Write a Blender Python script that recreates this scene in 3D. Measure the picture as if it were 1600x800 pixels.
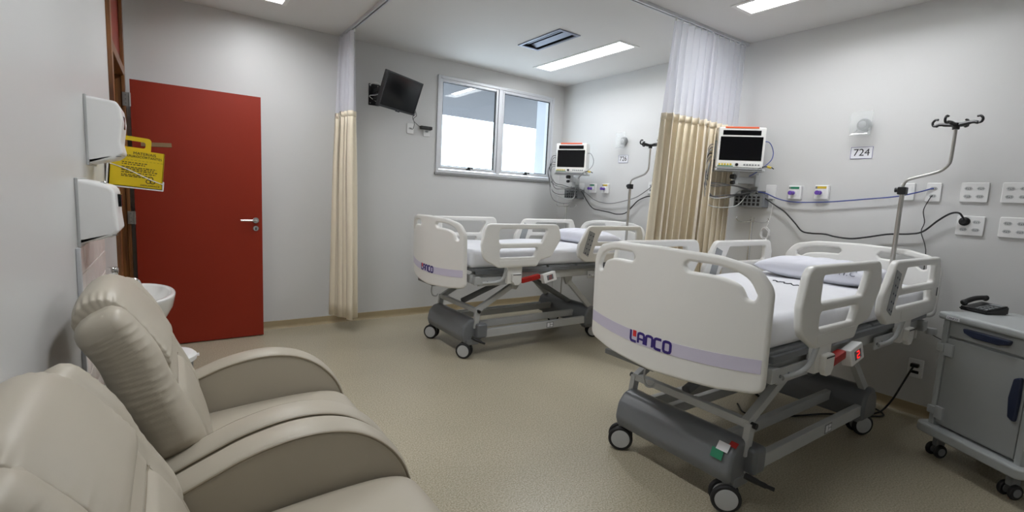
import bpy, bmesh, math, random
from mathutils import Vector, Matrix
random.seed(7)
for o in list(bpy.data.objects): bpy.data.objects.remove(o)
SC = bpy.context.scene
COL = SC.collection
PI = math.pi

# ------------------------------------------------------------------ camera
YAW, PITCH, ROLL = math.radians(35.18), math.radians(6.96), math.radians(2.876)
fwd = Vector((math.sin(YAW)*math.cos(PITCH), math.cos(YAW)*math.cos(PITCH), -math.sin(PITCH)))
r0 = Vector((math.cos(YAW), -math.sin(YAW), 0)); u0 = r0.cross(fwd)
rt = math.cos(ROLL)*r0 + math.sin(ROLL)*u0; up = rt.cross(fwd)
cam = bpy.data.cameras.new('camera'); cam.sensor_width = 36; cam.lens = 758.15*36/1600
cam.clip_start = 0.02
cob = bpy.data.objects.new('camera', cam); COL.objects.link(cob)
cob.matrix_world = Matrix(((rt.x, up.x, -fwd.x, 0), (rt.y, up.y, -fwd.y, 0), (rt.z, up.z, -fwd.z, 1.363), (0, 0, 0, 1)))
SC.camera = cob

# ------------------------------------------------------------------ world, exposure
W = bpy.data.worlds.new('overcast_sky'); SC.world = W; W.use_nodes = True
bg = W.node_tree.nodes['Background']
bg.inputs['Color'].default_value = (0.82, 0.91, 1.0, 1); bg.inputs['Strength'].default_value = 4.2
SC.view_settings.view_transform = 'Standard'; SC.view_settings.look = 'None'
SC.view_settings.gamma = 1; SC.view_settings.use_curve_mapping = False
SC.view_settings.exposure = 0.0
PANEL = 30.0            # emission of the ceiling light diffusers

# ------------------------------------------------------------------ materials
def lin(c):
    f = lambda v: v/12.92 if v <= .04045 else ((v+.055)/1.055)**2.4
    return tuple(f(v/255) for v in c)
MATS = {}
def mat(name, rgb, rough=.5, metal=0, spec=.5, var=0, vscale=8, bump=0, bscale=60, coat=0, trans=0, emit=0, alpha=1, sheen=0, dist=.002):
    m = bpy.data.materials.new(name); m.use_nodes = True; MATS[name] = m
    nt = m.node_tree; b = nt.nodes['Principled BSDF']; c = lin(rgb)
    b.inputs['Base Color'].default_value = (*c, 1); b.inputs['Roughness'].default_value = rough
    b.inputs['Metallic'].default_value = metal; b.inputs['Specular IOR Level'].default_value = spec
    b.inputs['Coat Weight'].default_value = coat; b.inputs['Transmission Weight'].default_value = trans
    b.inputs['Alpha'].default_value = alpha; b.inputs['Sheen Weight'].default_value = sheen
    if emit:
        b.inputs['Emission Color'].default_value = (*c, 1); b.inputs['Emission Strength'].default_value = emit
    if var or bump:
        tc = nt.nodes.new('ShaderNodeTexCoord')
    if var:
        n = nt.nodes.new('ShaderNodeTexNoise'); n.inputs['Scale'].default_value = vscale; n.inputs['Detail'].default_value = 4
        nt.links.new(tc.outputs['Object'], n.inputs['Vector'])
        mx = nt.nodes.new('ShaderNodeMix'); mx.data_type = 'RGBA'
        mx.inputs['A'].default_value = (*[v*(1-var) for v in c], 1); mx.inputs['B'].default_value = (*[min(1, v*(1+var)) for v in c], 1)
        nt.links.new(n.outputs['Fac'], mx.inputs['Factor']); nt.links.new(mx.outputs['Result'], b.inputs['Base Color'])
    if bump:
        n2 = nt.nodes.new('ShaderNodeTexNoise'); n2.inputs['Scale'].default_value = bscale; n2.inputs['Detail'].default_value = 3
        nt.links.new(tc.outputs['Object'], n2.inputs['Vector'])
        bp = nt.nodes.new('ShaderNodeBump'); bp.inputs['Strength'].default_value = bump; bp.inputs['Distance'].default_value = dist
        nt.links.new(n2.outputs['Fac'], bp.inputs['Height']); nt.links.new(bp.outputs['Normal'], b.inputs['Normal'])
    return m
wall_m = mat('wall_paint', (214, 214, 213), .38, spec=.4, var=.025, vscale=1.5, bump=.06, bscale=140, dist=.001)
ceil_m = mat('ceiling_paint', (224, 223, 221), .7, var=.02, vscale=2)
white_pl = mat('white_plastic', (240, 240, 239), .32, spec=.45, var=.012, vscale=5)
warm_pl = mat('warm_white_plastic', (238, 237, 233), .3, var=.012, vscale=5)
lgrey = mat('light_grey_paint', (188, 190, 190), .38, var=.02, vscale=10)
cabm = mat('cabinet_grey_plastic', (176, 180, 180), .42, var=.03, vscale=6, bump=.05, bscale=300)
cabd = mat('cabinet_door_grey', (160, 163, 162), .45, var=.03, vscale=6, bump=.06, bscale=350)
dgrey = mat('dark_grey_plastic', (112, 115, 119), .33, var=.05, vscale=7, bump=.08, bscale=200)
keypad_m = mat('keypad_grey', (158, 161, 163), .4, var=.03)
mgrey = mat('mid_grey_plastic', (128, 131, 133), .45, var=.05, vscale=9)
black = mat('black_plastic', (22, 22, 24), .38, var=.1, vscale=20)
rubber = mat('black_rubber', (30, 30, 32), .6, var=.1, vscale=30)
screen_m = mat('black_screen', (8, 8, 11), .14, spec=.3)
chrome = mat('chrome', (215, 215, 215), .16, metal=1)
steel = mat('brushed_steel', (190, 188, 184), .3, metal=1, var=.04, vscale=40)
alu = mat('anodised_aluminium', (216, 218, 222), .4, metal=.3, var=.02, vscale=20)
navy = mat('navy_plastic', (34, 42, 66), .35, var=.08, vscale=12)
logo_m = mat('logo_indigo', (52, 34, 120), .4)
logo_r = mat('logo_red', (214, 38, 44), .4)
stripe_m = mat('lavender_stripe', (212, 207, 226), .35, var=.02, vscale=9)
red_door = mat('red_door_laminate', (140, 41, 21), .42, spec=.3, var=.05, vscale=3, bump=.04, bscale=200)
red_pl = mat('red_plastic', (170, 30, 24), .35)
leather = mat('taupe_leatherette', (180, 172, 156), .42, spec=.45, var=.035, vscale=5, bump=.10, bscale=420, dist=.001)
piping_m = mat('taupe_piping', (140, 129, 110), .5, var=.05, vscale=30)
ceramic = mat('white_ceramic', (240, 240, 238), .1, spec=.6, coat=.4)
sheet_m = mat('white_cotton_sheet', (236, 237, 242), .8, var=.015, vscale=9, bump=.25, bscale=9, sheen=.2, dist=.01)
pillow_m = mat('white_cotton_pillowcase', (226, 227, 236), .8, var=.02, vscale=9, bump=.3, bscale=14, sheen=.2, dist=.01)
cream_m = mat('cream_curtain_fabric', (240, 228, 204), .75, var=.03, vscale=14, bump=.1, bscale=500, sheen=.2)
blind_y = mat('yellow_cardboard', (232, 200, 10), .5, var=.04, vscale=12)
kraft = mat('brown_cardboard', (92, 66, 26), .7, var=.1, vscale=30)
ink = mat('black_ink', (28, 26, 30), .6)
paper = mat('white_paper', (236, 236, 240), .6)
orange = mat('orange_lens', (236, 104, 60), .35)
purple = mat('purple_plastic', (104, 70, 170), .35)
green = mat('green_label', (40, 130, 96), .4)
yellowp = mat('yellow_plug', (220, 190, 60), .4)
bluec = mat('blue_cable', (62, 78, 150), .4)
greyc = mat('grey_cable', (120, 120, 122), .45)
tile_m = mat('pale_pink_tile', (222, 212, 206), .28, spec=.5, var=.03, vscale=7)
grout_m = mat('white_grout', (236, 234, 228), .8)
cove_m = mat('vinyl_cove', (168, 152, 120), .5, var=.06, vscale=20)
granite = mat('grey_granite', (140, 140, 140), .4, var=.2, vscale=120)
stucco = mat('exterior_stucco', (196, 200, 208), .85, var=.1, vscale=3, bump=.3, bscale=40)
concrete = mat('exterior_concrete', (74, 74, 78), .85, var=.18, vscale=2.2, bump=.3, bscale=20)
frost = mat('frosted_acrylic', (222, 226, 226), .45, trans=.0, alpha=.26)
led_m = mat('red_led', (255, 30, 30), .4, emit=1.6)
diff_m = mat('light_diffuser', (250, 252, 255), .6, emit=PANEL)
refl_m = mat('white_enamel_reflector', (235, 235, 232), .4)
bluish = mat('galvanised_vent', (150, 158, 176), .42, metal=.4, var=.1, vscale=20)
dark_in = mat('dark_interior', (16, 16, 18), .8)

def wood_mat():
    m = mat('varnished_wood', (122, 74, 36), .35, spec=.5); nt = m.node_tree; b = nt.nodes['Principled BSDF']
    tc = nt.nodes.new('ShaderNodeTexCoord'); mp = nt.nodes.new('ShaderNodeMapping'); mp.inputs['Scale'].default_value = (40, 40, 2.5)
    nz = nt.nodes.new('ShaderNodeTexNoise'); nz.inputs['Scale'].default_value = 1.2; nz.inputs['Detail'].default_value = 6
    cr = nt.nodes.new('ShaderNodeValToRGB')
    cr.color_ramp.elements[0].position = .3; cr.color_ramp.elements[0].color = (*lin((84, 46, 20)), 1)
    cr.color_ramp.elements[1].position = .7; cr.color_ramp.elements[1].color = (*lin((146, 96, 50)), 1)
    for a, c in ((tc.outputs['Object'], mp.inputs['Vector']), (mp.outputs['Vector'], nz.inputs['Vector']), (nz.outputs['Fac'], cr.inputs['Fac']), (cr.outputs['Color'], b.inputs['Base Color'])):
        nt.links.new(a, c)
    return m
wood = wood_mat()
def floor_mat():
    m = mat('speckled_vinyl', (176, 162, 134), .3, spec=.45); nt = m.node_tree; b = nt.nodes['Principled BSDF']
    tc = nt.nodes.new('ShaderNodeTexCoord')
    def noise(s, d):
        n = nt.nodes.new('ShaderNodeTexNoise'); n.inputs['Scale'].default_value = s; n.inputs['Detail'].default_value = d
        nt.links.new(tc.outputs['Object'], n.inputs['Vector']); return n
    def ramp(src, p0, c0, p1, c1):
        r = nt.nodes.new('ShaderNodeValToRGB'); e = r.color_ramp.elements
        e[0].position = p0; e[0].color = (*c0, 1); e[1].position = p1; e[1].color = (*c1, 1)
        nt.links.new(src, r.inputs['Fac']); return r
    a = ramp(noise(130, 4).outputs['Fac'], .36, lin((154, 145, 121)), .64, lin((194, 186, 165)))
    k = ramp(noise(210, 2).outputs['Fac'], .31, (1, 1, 1), .37, (0, 0, 0))
    l = ramp(noise(1.4, 3).outputs['Fac'], .3, (.93, .93, .93), .7, (1.05, 1.05, 1.05))
    mx = nt.nodes.new('ShaderNodeMix'); mx.data_type = 'RGBA'
    nt.links.new(k.outputs['Color'], mx.inputs['Factor']); nt.links.new(a.outputs['Color'], mx.inputs['A'])
    mx.inputs['B'].default_value = (*lin((118, 102, 76)), 1)
    mu = nt.nodes.new('ShaderNodeMix'); mu.data_type = 'RGBA'; mu.blend_type = 'MULTIPLY'; mu.inputs['Factor'].default_value = 1
    nt.links.new(mx.outputs['Result'], mu.inputs['A']); nt.links.new(l.outputs['Color'], mu.inputs['B'])
    nt.links.new(mu.outputs['Result'], b.inputs['Base Color'])
    bp = nt.nodes.new('ShaderNodeBump'); bp.inputs['Strength'].default_value = .02; bp.inputs['Distance'].default_value = .0005
    nt.links.new(noise(300, 2).outputs['Fac'], bp.inputs['Height']); nt.links.new(bp.outputs['Normal'], b.inputs['Normal'])
    return m
floor_m = floor_mat()
def glass_mat():
    m = bpy.data.materials.new('window_glass'); m.use_nodes = True; nt = m.node_tree; nt.nodes.clear()
    out = nt.nodes.new('ShaderNodeOutputMaterial'); mx = nt.nodes.new('ShaderNodeMixShader')
    tr = nt.nodes.new('ShaderNodeBsdfTransparent'); gl = nt.nodes.new('ShaderNodeBsdfGlossy'); gl.inputs['Roughness'].default_value = .02
    lw = nt.nodes.new('ShaderNodeLayerWeight'); lw.inputs['Blend'].default_value = .5
    pw = nt.nodes.new('ShaderNodeMath'); pw.operation = 'POWER'; pw.inputs[1].default_value = 5; nt.links.new(lw.outputs['Facing'], pw.inputs[0])
    fr = nt.nodes.new('ShaderNodeMath'); fr.operation = 'MULTIPLY_ADD'; fr.inputs[1].default_value = .95; fr.inputs[2].default_value = .05; nt.links.new(pw.outputs[0], fr.inputs[0])
    tr.inputs['Color'].default_value = (.93, .96, .97, 1)
    nt.links.new(fr.outputs[0], mx.inputs[0]); nt.links.new(tr.outputs[0], mx.inputs[1]); nt.links.new(gl.outputs[0], mx.inputs[2])
    nt.links.new(mx.outputs[0], out.inputs[0]); return m
glass = glass_mat()
def sheer_mat():
    m = bpy.data.materials.new('white_curtain_netting'); m.use_nodes = True; nt = m.node_tree; nt.nodes.clear()
    out = nt.nodes.new('ShaderNodeOutputMaterial'); mx = nt.nodes.new('ShaderNodeMixShader'); m2 = nt.nodes.new('ShaderNodeMixShader')
    tr = nt.nodes.new('ShaderNodeBsdfTransparent'); df = nt.nodes.new('ShaderNodeBsdfDiffuse'); tl = nt.nodes.new('ShaderNodeBsdfTranslucent')
    df.inputs['Color'].default_value = (.86, .86, .90, 1); tl.inputs['Color'].default_value = (.86, .86, .92, 1)
    m2.inputs[0].default_value = .45; mx.inputs[0].default_value = .66
    nt.links.new(df.outputs[0], m2.inputs[1]); nt.links.new(tl.outputs[0], m2.inputs[2])
    nt.links.new(tr.outputs[0], mx.inputs[1]); nt.links.new(m2.outputs[0], mx.inputs[2]); nt.links.new(mx.outputs[0], out.inputs[0]); return m
sheer = sheer_mat()

# ------------------------------------------------------------------ geometry helpers
def tag(o, label=None, cat=None, group=None, kind=None):
    if label: o['label'] = label
    if cat: o['category'] = cat
    if group: o['group'] = group
    if kind: o['kind'] = kind
    return o
def empty(name, loc=(0, 0, 0), rz=0, label=None, cat=None, group=None, rot=None):
    o = bpy.data.objects.new(name, None); COL.objects.link(o); o.location = loc
    o.rotation_euler = rot if rot else (0, 0, rz); o.empty_display_size = .05
    return tag(o, label, cat, group)
def finish(me, ang=38):
    c = math.cos(math.radians(ang)); bm = bmesh.new(); bm.from_mesh(me)
    bmesh.ops.recalc_face_normals(bm, faces=bm.faces[:])
    for f in bm.faces: f.smooth = True
    for e in bm.edges:
        if len(e.link_faces) == 2: e.smooth = e.link_faces[0].normal.dot(e.link_faces[1].normal) > c
    bm.to_mesh(me); bm.free()
def obj(name, bm, m, parent=None, ang=38, wn=True, loc=None, rot=None):
    me = bpy.data.meshes.new(name)
    if isinstance(bm, bpy.types.Mesh): bpy.data.meshes.remove(me); me = bm; me.name = name
    else: bm.to_mesh(me); bm.free()
    finish(me, ang); me.materials.clear(); me.materials.append(m)
    o = bpy.data.objects.new(name, me); COL.objects.link(o); o.parent = parent
    if loc: o.location = loc
    if rot: o.rotation_euler = rot
    if wn:
        w = o.modifiers.new('weighted', 'WEIGHTED_NORMAL'); w.keep_sharp = True
    return o
def struct(o): o['kind'] = 'structure'; return o
def B(): return bmesh.new()
def box(bm, x0, x1, y0, y1, z0, z1, bev=0, seg=2, M=None):
    t = bmesh.new()
    bmesh.ops.create_cube(t, size=1)
    for v in t.verts: v.co = Vector(((x0+x1)/2+v.co.x*(x1-x0), (y0+y1)/2+v.co.y*(y1-y0), (z0+z1)/2+v.co.z*(z1-z0)))
    if bev: bmesh.ops.bevel(t, geom=t.edges[:], offset=bev, segments=seg, affect='EDGES', profile=.5)
    if M: bmesh.ops.transform(t, matrix=M, verts=t.verts[:])
    me = bpy.data.meshes.new('t'); t.to_mesh(me); t.free(); bm.from_mesh(me); bpy.data.meshes.remove(me)
    return bm
def bar(bm, a, b, w, h, bev=.003):
    """square bar from a to b, width w (sideways), height h"""
    a, b = Vector(a), Vector(b); d = (b-a); L = d.length; d.normalize()
    s = Vector((0, 0, 1)).cross(d)
    if s.length < 1e-4: s = Vector((0, 1, 0))
    s.normalize(); u = d.cross(s)
    M = Matrix(((d.x, s.x, u.x, a.x), (d.y, s.y, u.y, a.y), (d.z, s.z, u.z, a.z), (0, 0, 0, 1)))
    return box(bm, 0, L, -w/2, w/2, -h/2, h/2, bev, 2, M)
def spline(pts, n=8, closed=False):
    P = [Vector(p) for p in pts]; out = []; N = len(P)
    rng = range(N) if closed else range(N-1)
    for i in rng:
        p0 = P[(i-1) % N] if (closed or i > 0) else P[0]*2-P[1]
        p1, p2 = P[i], P[(i+1) % N]
        p3 = P[(i+2) % N] if (closed or i < N-2) else P[-1]*2-P[-2]
        for k in range(n):
            t = k/n
            out.append(.5*((2*p1)+(p2-p0)*t+(2*p0-5*p1+4*p2-p3)*t*t+(3*p1-p0-3*p2+p3)*t**3))
    if not closed: out.append(P[-1])
    return out
def tube(bm, pts, r, seg=8, closed=False):
    P = [Vector(p) for p in pts]; n = len(P); rings = []
    rr = r if hasattr(r, '__len__') else [r]*n
    def tan(i):
        if closed: return (P[(i+1) % n]-P[i-1]).normalized()
        return (P[min(i+1, n-1)]-P[max(i-1, 0)]).normalized()
    t0 = tan(0); a = Vector((0, 0, 1)) if abs(t0.z) < .9 else Vector((1, 0, 0))
    nrm = (a-t0*a.dot(t0)).normalized()
    for i in range(n):
        t = tan(i); nrm = (nrm-t*nrm.dot(t)).normalized(); bn = t.cross(nrm)
        rings.append([bm.verts.new(P[i]+(nrm*math.cos(k*2*PI/seg)+bn*math.sin(k*2*PI/seg))*rr[i]) for k in range(seg)])
    for i in range(n if closed else n-1):
        A, C = rings[i], rings[(i+1) % n]
        for k in range(seg): bm.faces.new((A[k], A[(k+1) % seg], C[(k+1) % seg], C[k]))
    if not closed: bm.faces.new(rings[0][::-1]); bm.faces.new(rings[-1])
    return bm
def loft(bm, rings, cap=True, closed=True):
    R = [[bm.verts.new(p) for p in r] for r in rings]; n = len(R[0])
    for i in range(len(R)-1):
        for k in range(n if closed else n-1):
            bm.faces.new((R[i][k], R[i][(k+1) % n], R[i+1][(k+1) % n], R[i+1][k]))
    if cap: bm.faces.new(R[0][::-1]); bm.faces.new(R[-1])
    return bm
AX = {'z': (Vector((1, 0, 0)), Vector((0, 1, 0)), Vector((0, 0, 1))), 'y': (Vector((1, 0, 0)), Vector((0, 0, 1)), Vector((0, 1, 0))), 'x': (Vector((0, 1, 0)), Vector((0, 0, 1)), Vector((1, 0, 0)))}
def lathe(bm, prof, c=(0, 0, 0), axis='z', seg=24, sx=1, sy=1):
    c = Vector(c); a, b, d = AX[axis]
    rings = [[c+a*(r*sx*math.cos(k*2*PI/seg))+b*(r*sy*math.sin(k*2*PI/seg))+d*h for k in range(seg)] for r, h in prof]
    return loft(bm, rings)
def rod(bm, a, b, r, seg=10): return tube(bm, [a, b], r, seg)
def rpoly(pts, rad=.02, n=5):
    """round the corners of a closed 2D polygon; rad is one number or a list"""
    out = []; N = len(pts)
    for i in range(N):
        p = Vector(pts[i]); a = Vector(pts[i-1])-p; b = Vector(pts[(i+1) % N])-p
        r = rad[i] if hasattr(rad, '__len__') else rad
        ang = a.angle(b); d = min(r/max(math.tan(ang/2), 1e-3), a.length*.49, b.length*.49)
        p1 = p+a.normalized()*d; p2 = p+b.normalized()*d
        for k in range(n+1):
            t = k/n; out.append(p1*(1-t)**2+p*2*t*(1-t)+p2*t*t)
    return [(q.x, q.y) for q in out]
def eval_mesh(ob):
    COL.objects.link(ob); dg = bpy.context.evaluated_depsgraph_get()
    me = bpy.data.meshes.new_from_object(ob.evaluated_get(dg)); cu = ob.data
    bpy.data.objects.remove(ob); bpy.data.curves.remove(cu); return me
def prism(outline, holes, depth, bev=.0, res=2, fn=None, cuts=None):
    """outline and holes in a plane (p,q), thickness depth; fn(p,q,w) maps to 3D; cuts: values of p where the mesh is sliced"""
    cu = bpy.data.curves.new('t', 'CURVE'); cu.dimensions = '2D'; cu.fill_mode = 'BOTH'
    cu.extrude = max(depth/2-bev, 1e-4); cu.bevel_depth = bev; cu.bevel_resolution = res; cu.offset = -bev
    for lp in [outline]+list(holes):
        s = cu.splines.new('POLY'); s.points.add(len(lp)-1); s.use_cyclic_u = True
        for p, q in zip(s.points, lp): p.co = (q[0], q[1], 0, 1)
    me = eval_mesh(bpy.data.objects.new('t', cu)); bm = bmesh.new(); bm.from_mesh(me); bpy.data.meshes.remove(me)
    bmesh.ops.remove_doubles(bm, verts=bm.verts[:], dist=1e-5)
    if cuts:
        for c in cuts:
            bmesh.ops.bisect_plane(bm, geom=bm.verts[:]+bm.edges[:]+bm.faces[:], plane_co=(c, 0, 0), plane_no=(1, 0, 0))
    if fn:
        for v in bm.verts: v.co = Vector(fn(*v.co))
    return bm
def text(bm, s, size, fn, depth=.0006, spacing=1):
    cu = bpy.data.curves.new('t', 'FONT'); cu.body = s; cu.size = size; cu.align_x = 'CENTER'; cu.align_y = 'CENTER'; cu.extrude = depth; cu.space_character = spacing
    me = eval_mesh(bpy.data.objects.new('t', cu))
    for v in me.vertices: v.co = Vector(fn(*v.co))
    bm.from_mesh(me); bpy.data.meshes.remove(me); return bm
def ribbon(bm, pts, w, closed, fn, depth=.0012):
    """flat stroke of width w along 2D points"""
    P = [Vector(p) for p in pts]; n = len(P); L, R = [], []
    for i in range(n):
        a = P[i-1] if (closed or i > 0) else P[i]*2-P[i+1]; b = P[(i+1) % n] if (closed or i < n-1) else P[i]*2-P[i-1]
        d1 = (P[i]-a).normalized(); d2 = (b-P[i]).normalized(); t = (d1+d2).normalized(); nn = Vector((-t.y, t.x))
        k = w/2/max(.5, nn.dot(Vector((-d1.y, d1.x))))
        L.append(P[i]+nn*k); R.append(P[i]-nn*k)
    rings = [[fn(l.x, l.y, depth), fn(r.x, r.y, depth), fn(r.x, r.y, -depth), fn(l.x, l.y, -depth)] for l, r in zip(L, R)]
    if closed: rings.append(rings[0])
    loft(bm, rings, cap=not closed); return bm

# ================================================================== the room
XL, XR, YB, YF, ZC = -.285, 4.20, 4.967, -1.30, 2.80
T = .14
WX0, WX1, WZ0, WZ1 = 2.42, 4.02, 1.60, 2.615      # window hole
DY0, DY1, DZ = 3.845, 4.825, 2.775                # doorway hole in the left wall
struct(obj('floor', box(B(), -1.7, XR+T, YF-T, YB+T, -.12, 0), floor_m))
LIGHTS = [(3.46, 3.86), (3.46, 1.52), (.67, 3.83), (.67, 1.45)]
LW, LL = .205, 1.23
VX0, VX1, VY0, VY1 = 2.765, 2.965, 3.385, 3.945
hl = [[(x-LW/2, y-LL/2), (x+LW/2, y-LL/2), (x+LW/2, y+LL/2), (x-LW/2, y+LL/2)] for x, y in LIGHTS]
hl.append([(VX0, VY0), (VX1, VY0), (VX1, VY1), (VX0, VY1)])
struct(obj('ceiling', prism([(-1.7, YF-T), (XR+T, YF-T), (XR+T, YB+T), (-1.7, YB+T)], hl, .02, fn=lambda p, q, w: (p, q, ZC+.01+w)), ceil_m))
struct(obj('ceiling_void', box(B(), -1.7, XR+T, YF-T, YB+T, ZC+.16, ZC+.24), concrete))
struct(obj('wall_back', prism([(-1.7, 0), (XR+T, 0), (XR+T, ZC+.17), (-1.7, ZC+.17)], [[(WX0, WZ0), (WX1, WZ0), (WX1, WZ1), (WX0, WZ1)]], T, fn=lambda p, q, w: (p, YB+T/2+w, q)), wall_m))
struct(obj('wall_right', box(B(), XR, XR+T, YF-T, YB, 0, ZC+.16), wall_m))
wl = struct(obj('wall_left', prism([(YF-T, 0), (DY0, 0), (DY0, DZ), (DY1, DZ), (DY1, 0), (YB, 0), (YB, ZC+.16), (YF-T, ZC+.16)], [], T, fn=lambda p, q, w: (XL-T/2+w, p, q)), wall_m))
struct(obj('wall_front', box(B(), XL, XR, YF-T, YF, 0, ZC+.16), wall_m))
struct(obj('wall_light_block', box(B(), -1.7, -1.58, YF-T, YB, 0, ZC+.16), wall_m))  # unseen wall, added to stop sky light leaking in through the doorway
struct(obj('wall_light_block_end', box(B(), -1.58, XL-T, YF-T, YF, 0, ZC+.16), wall_m))  # unseen end piece, added to close the same light leak
# coved vinyl skirting
def cove(name, a, b, n):
    prof = [(0, 0), (.018, 0), (.012, .006), (.006, .016), (.004, .03), (.004, .074), (0, .076)]
    a, b, n = Vector(a), Vector(b), Vector(n)
    struct(obj(name, loft(B(), [[p+n*d+Vector((0, 0, h)) for d, h in prof] for p in (a, b)]), cove_m))
cove('baseboard_back', (XL, YB, 0), (XR, YB, 0), (0, -1, 0))
cove('baseboard_right', (XR, YF, 0), (XR, YB, 0), (-1, 0, 0))
cove('baseboard_left', (XL, YF, 0), (XL, DY0-.06, 0), (1, 0, 0))
# tiles behind the basin, their grout bed, and the grey edge profile
gb = obj('grout_bed', box(B(), XL, XL+.004, 2.300, 3.112, .40, 1.10), grout_m, wl)
tb = box(B(), 0, .007, .002, .133, .002, .098, .002, 1)
tme = None
for r in range(7):
    for c in range(6):
        if tme is None:
            t = obj('tile', tb, tile_m, wl); tme = t.data
        else:
            t = bpy.data.objects.new('tile', tme); COL.objects.link(t); t.parent = wl
        t.location = (XL+.001, 2.301+c*.135, .40+r*.1)
struct(obj('trim_1', box(B(), XL, XL+.014, 2.278, 2.300, .0, 1.105, .004), alu))

# ------------------------------------------------------------------ window
win = struct(empty('window_1', ((WX0+WX1)/2, YB, WZ0)))
hx = (WX1-WX0)/2; hz = WZ1-WZ0
def frame_rect(x0, x1, z0, z1, w, y0, y1, bev=.004):
    bm = B()
    for a in ((x0, x0+w, z0, z1), (x1-w, x1, z0, z1), (x0+w-.001, x1-w+.001, z0, z0+w), (x0+w-.001, x1-w+.001, z1-w, z1)):
        box(bm, a[0], a[1], y0, y1, a[2], a[3], min(bev, w*.3), 1)
    return bm
obj('window_frame', frame_rect(-hx-.018, hx+.018, -.01, hz+.020, .034, -.018, .05), alu, win)
obj('mullion', box(B(), -.026, .026, -.016, .05, .02, hz-.01, .005), alu, win)
for s in (-1, 1):
    x0, x1 = (-hx+.015, -.028) if s < 0 else (.028, hx-.015)
    sash = obj('sash', frame_rect(x0, x1, .035, hz-.012, .030, -.008, .03), alu, win)
    obj('gasket', frame_rect(x0+.033, x1-.033, .068, hz-.045, .006, .004, .022, .001), rubber, sash)
    obj('pane', box(B(), x0+.03, x1-.03, .010, .015, .065, hz-.042), glass, sash)
    bm = B(); xc = (x0+x1)/2
    box(bm, xc-.028, xc+.028, -.022, -.008, .040, .052, .003); box(bm, xc-.01, xc+.01, -.04, -.012, .044, .075, .004)
    rod(bm, (xc, -.036, .066), (xc+.045, -.04, .058), .006)
    obj('latch', bm, black, sash)
struct(obj('window_sill', box(B(), WX0-.03, WX1+.035, YB-.022, YB+.10, WZ0-.034, WZ0-.008, .004), granite))
# outside: the eaves soffit and the pier beside the window
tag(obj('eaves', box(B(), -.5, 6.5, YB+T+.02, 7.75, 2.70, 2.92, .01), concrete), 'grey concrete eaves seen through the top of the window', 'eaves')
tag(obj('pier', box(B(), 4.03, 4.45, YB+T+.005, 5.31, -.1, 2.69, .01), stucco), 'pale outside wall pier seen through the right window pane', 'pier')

# ------------------------------------------------------------------ door frame and door
struct(obj('trim_2', prism([(DY0-.03, 0), (DY0-.03, DZ+.012), (DY1+.03, DZ+.012), (DY1+.03, 0), (DY1-.045, 0), (DY1-.045, DZ-.045), (DY0+.045, DZ-.045), (DY0+.045, 0)], [], .022, .003, 1, fn=lambda p, q, w: (XL+.011+w, p, q)), wood))
bm = B()
box(bm, XL-T, XL-.001, DY0, DY0+.035, 0, DZ); box(bm, XL-T, XL-.001, DY1-.035, DY1, 0, DZ); box(bm, XL-T, XL-.001, DY0+.035, DY1-.035, DZ-.035, DZ)
box(bm, XL-T, XL+.02, DY0+.034, DY1-.034, 2.12, 2.185, .003)
struct(obj('trim_3', bm, wood))
struct(obj('transom_panel', box(B(), XL-.022, XL-.001, DY0+.035, DY1-.035, 2.185, DZ-.035), red_door))
dr = struct(empty('door_1', (-.235, 4.778, 0)))
obj('door_leaf', box(B(), 0, .887, 0, .036, .008, 2.1, .002), red_door, dr)
for z in (.25, 1.055, 1.948):
    bm = B(); box(bm, -.047, .004, -.003, .001, z-.05, z+.05, .001); rod(bm, (-.004, -.004, z-.05), (-.004, -.004, z+.05), .0045)
    h = obj('hinge', bm, steel, dr)
    bm = B()
    for k in (-.03, 0, .03): rod(bm, (-.027, -.005, z+k), (-.027, -.002, z+k), .004, 8)
    obj('screw', bm, mgrey, h)
bm = B()
lathe(bm, [(.001, -.012), (.024, -.012), (.026, -.006), (.026, 0), (.001, 0)], (.835, 0, 1.046), 'y')
tube(bm, spline([(.835, -.008, 1.046), (.835, -.04, 1.046), (.82, -.052, 1.046), (.78, -.053, 1.046), (.715, -.05, 1.046)], 6), .0095, 10)
obj('lever_handle', bm, chrome, dr)
ke = obj('lock_escutcheon', lathe(B(), [(.001, -.01), (.022, -.01), (.025, -.004), (.025, 0), (.001, 0)], (.835, 0, .975), 'y'), chrome, dr)
obj('keyhole', box(B(), .831, .839, -.0115, -.009, .962, .984, .001), black, ke)
obj('latch_plate', box(B(), .886, .8885, .007, .029, .95, 1.12), steel, dr)

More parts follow.
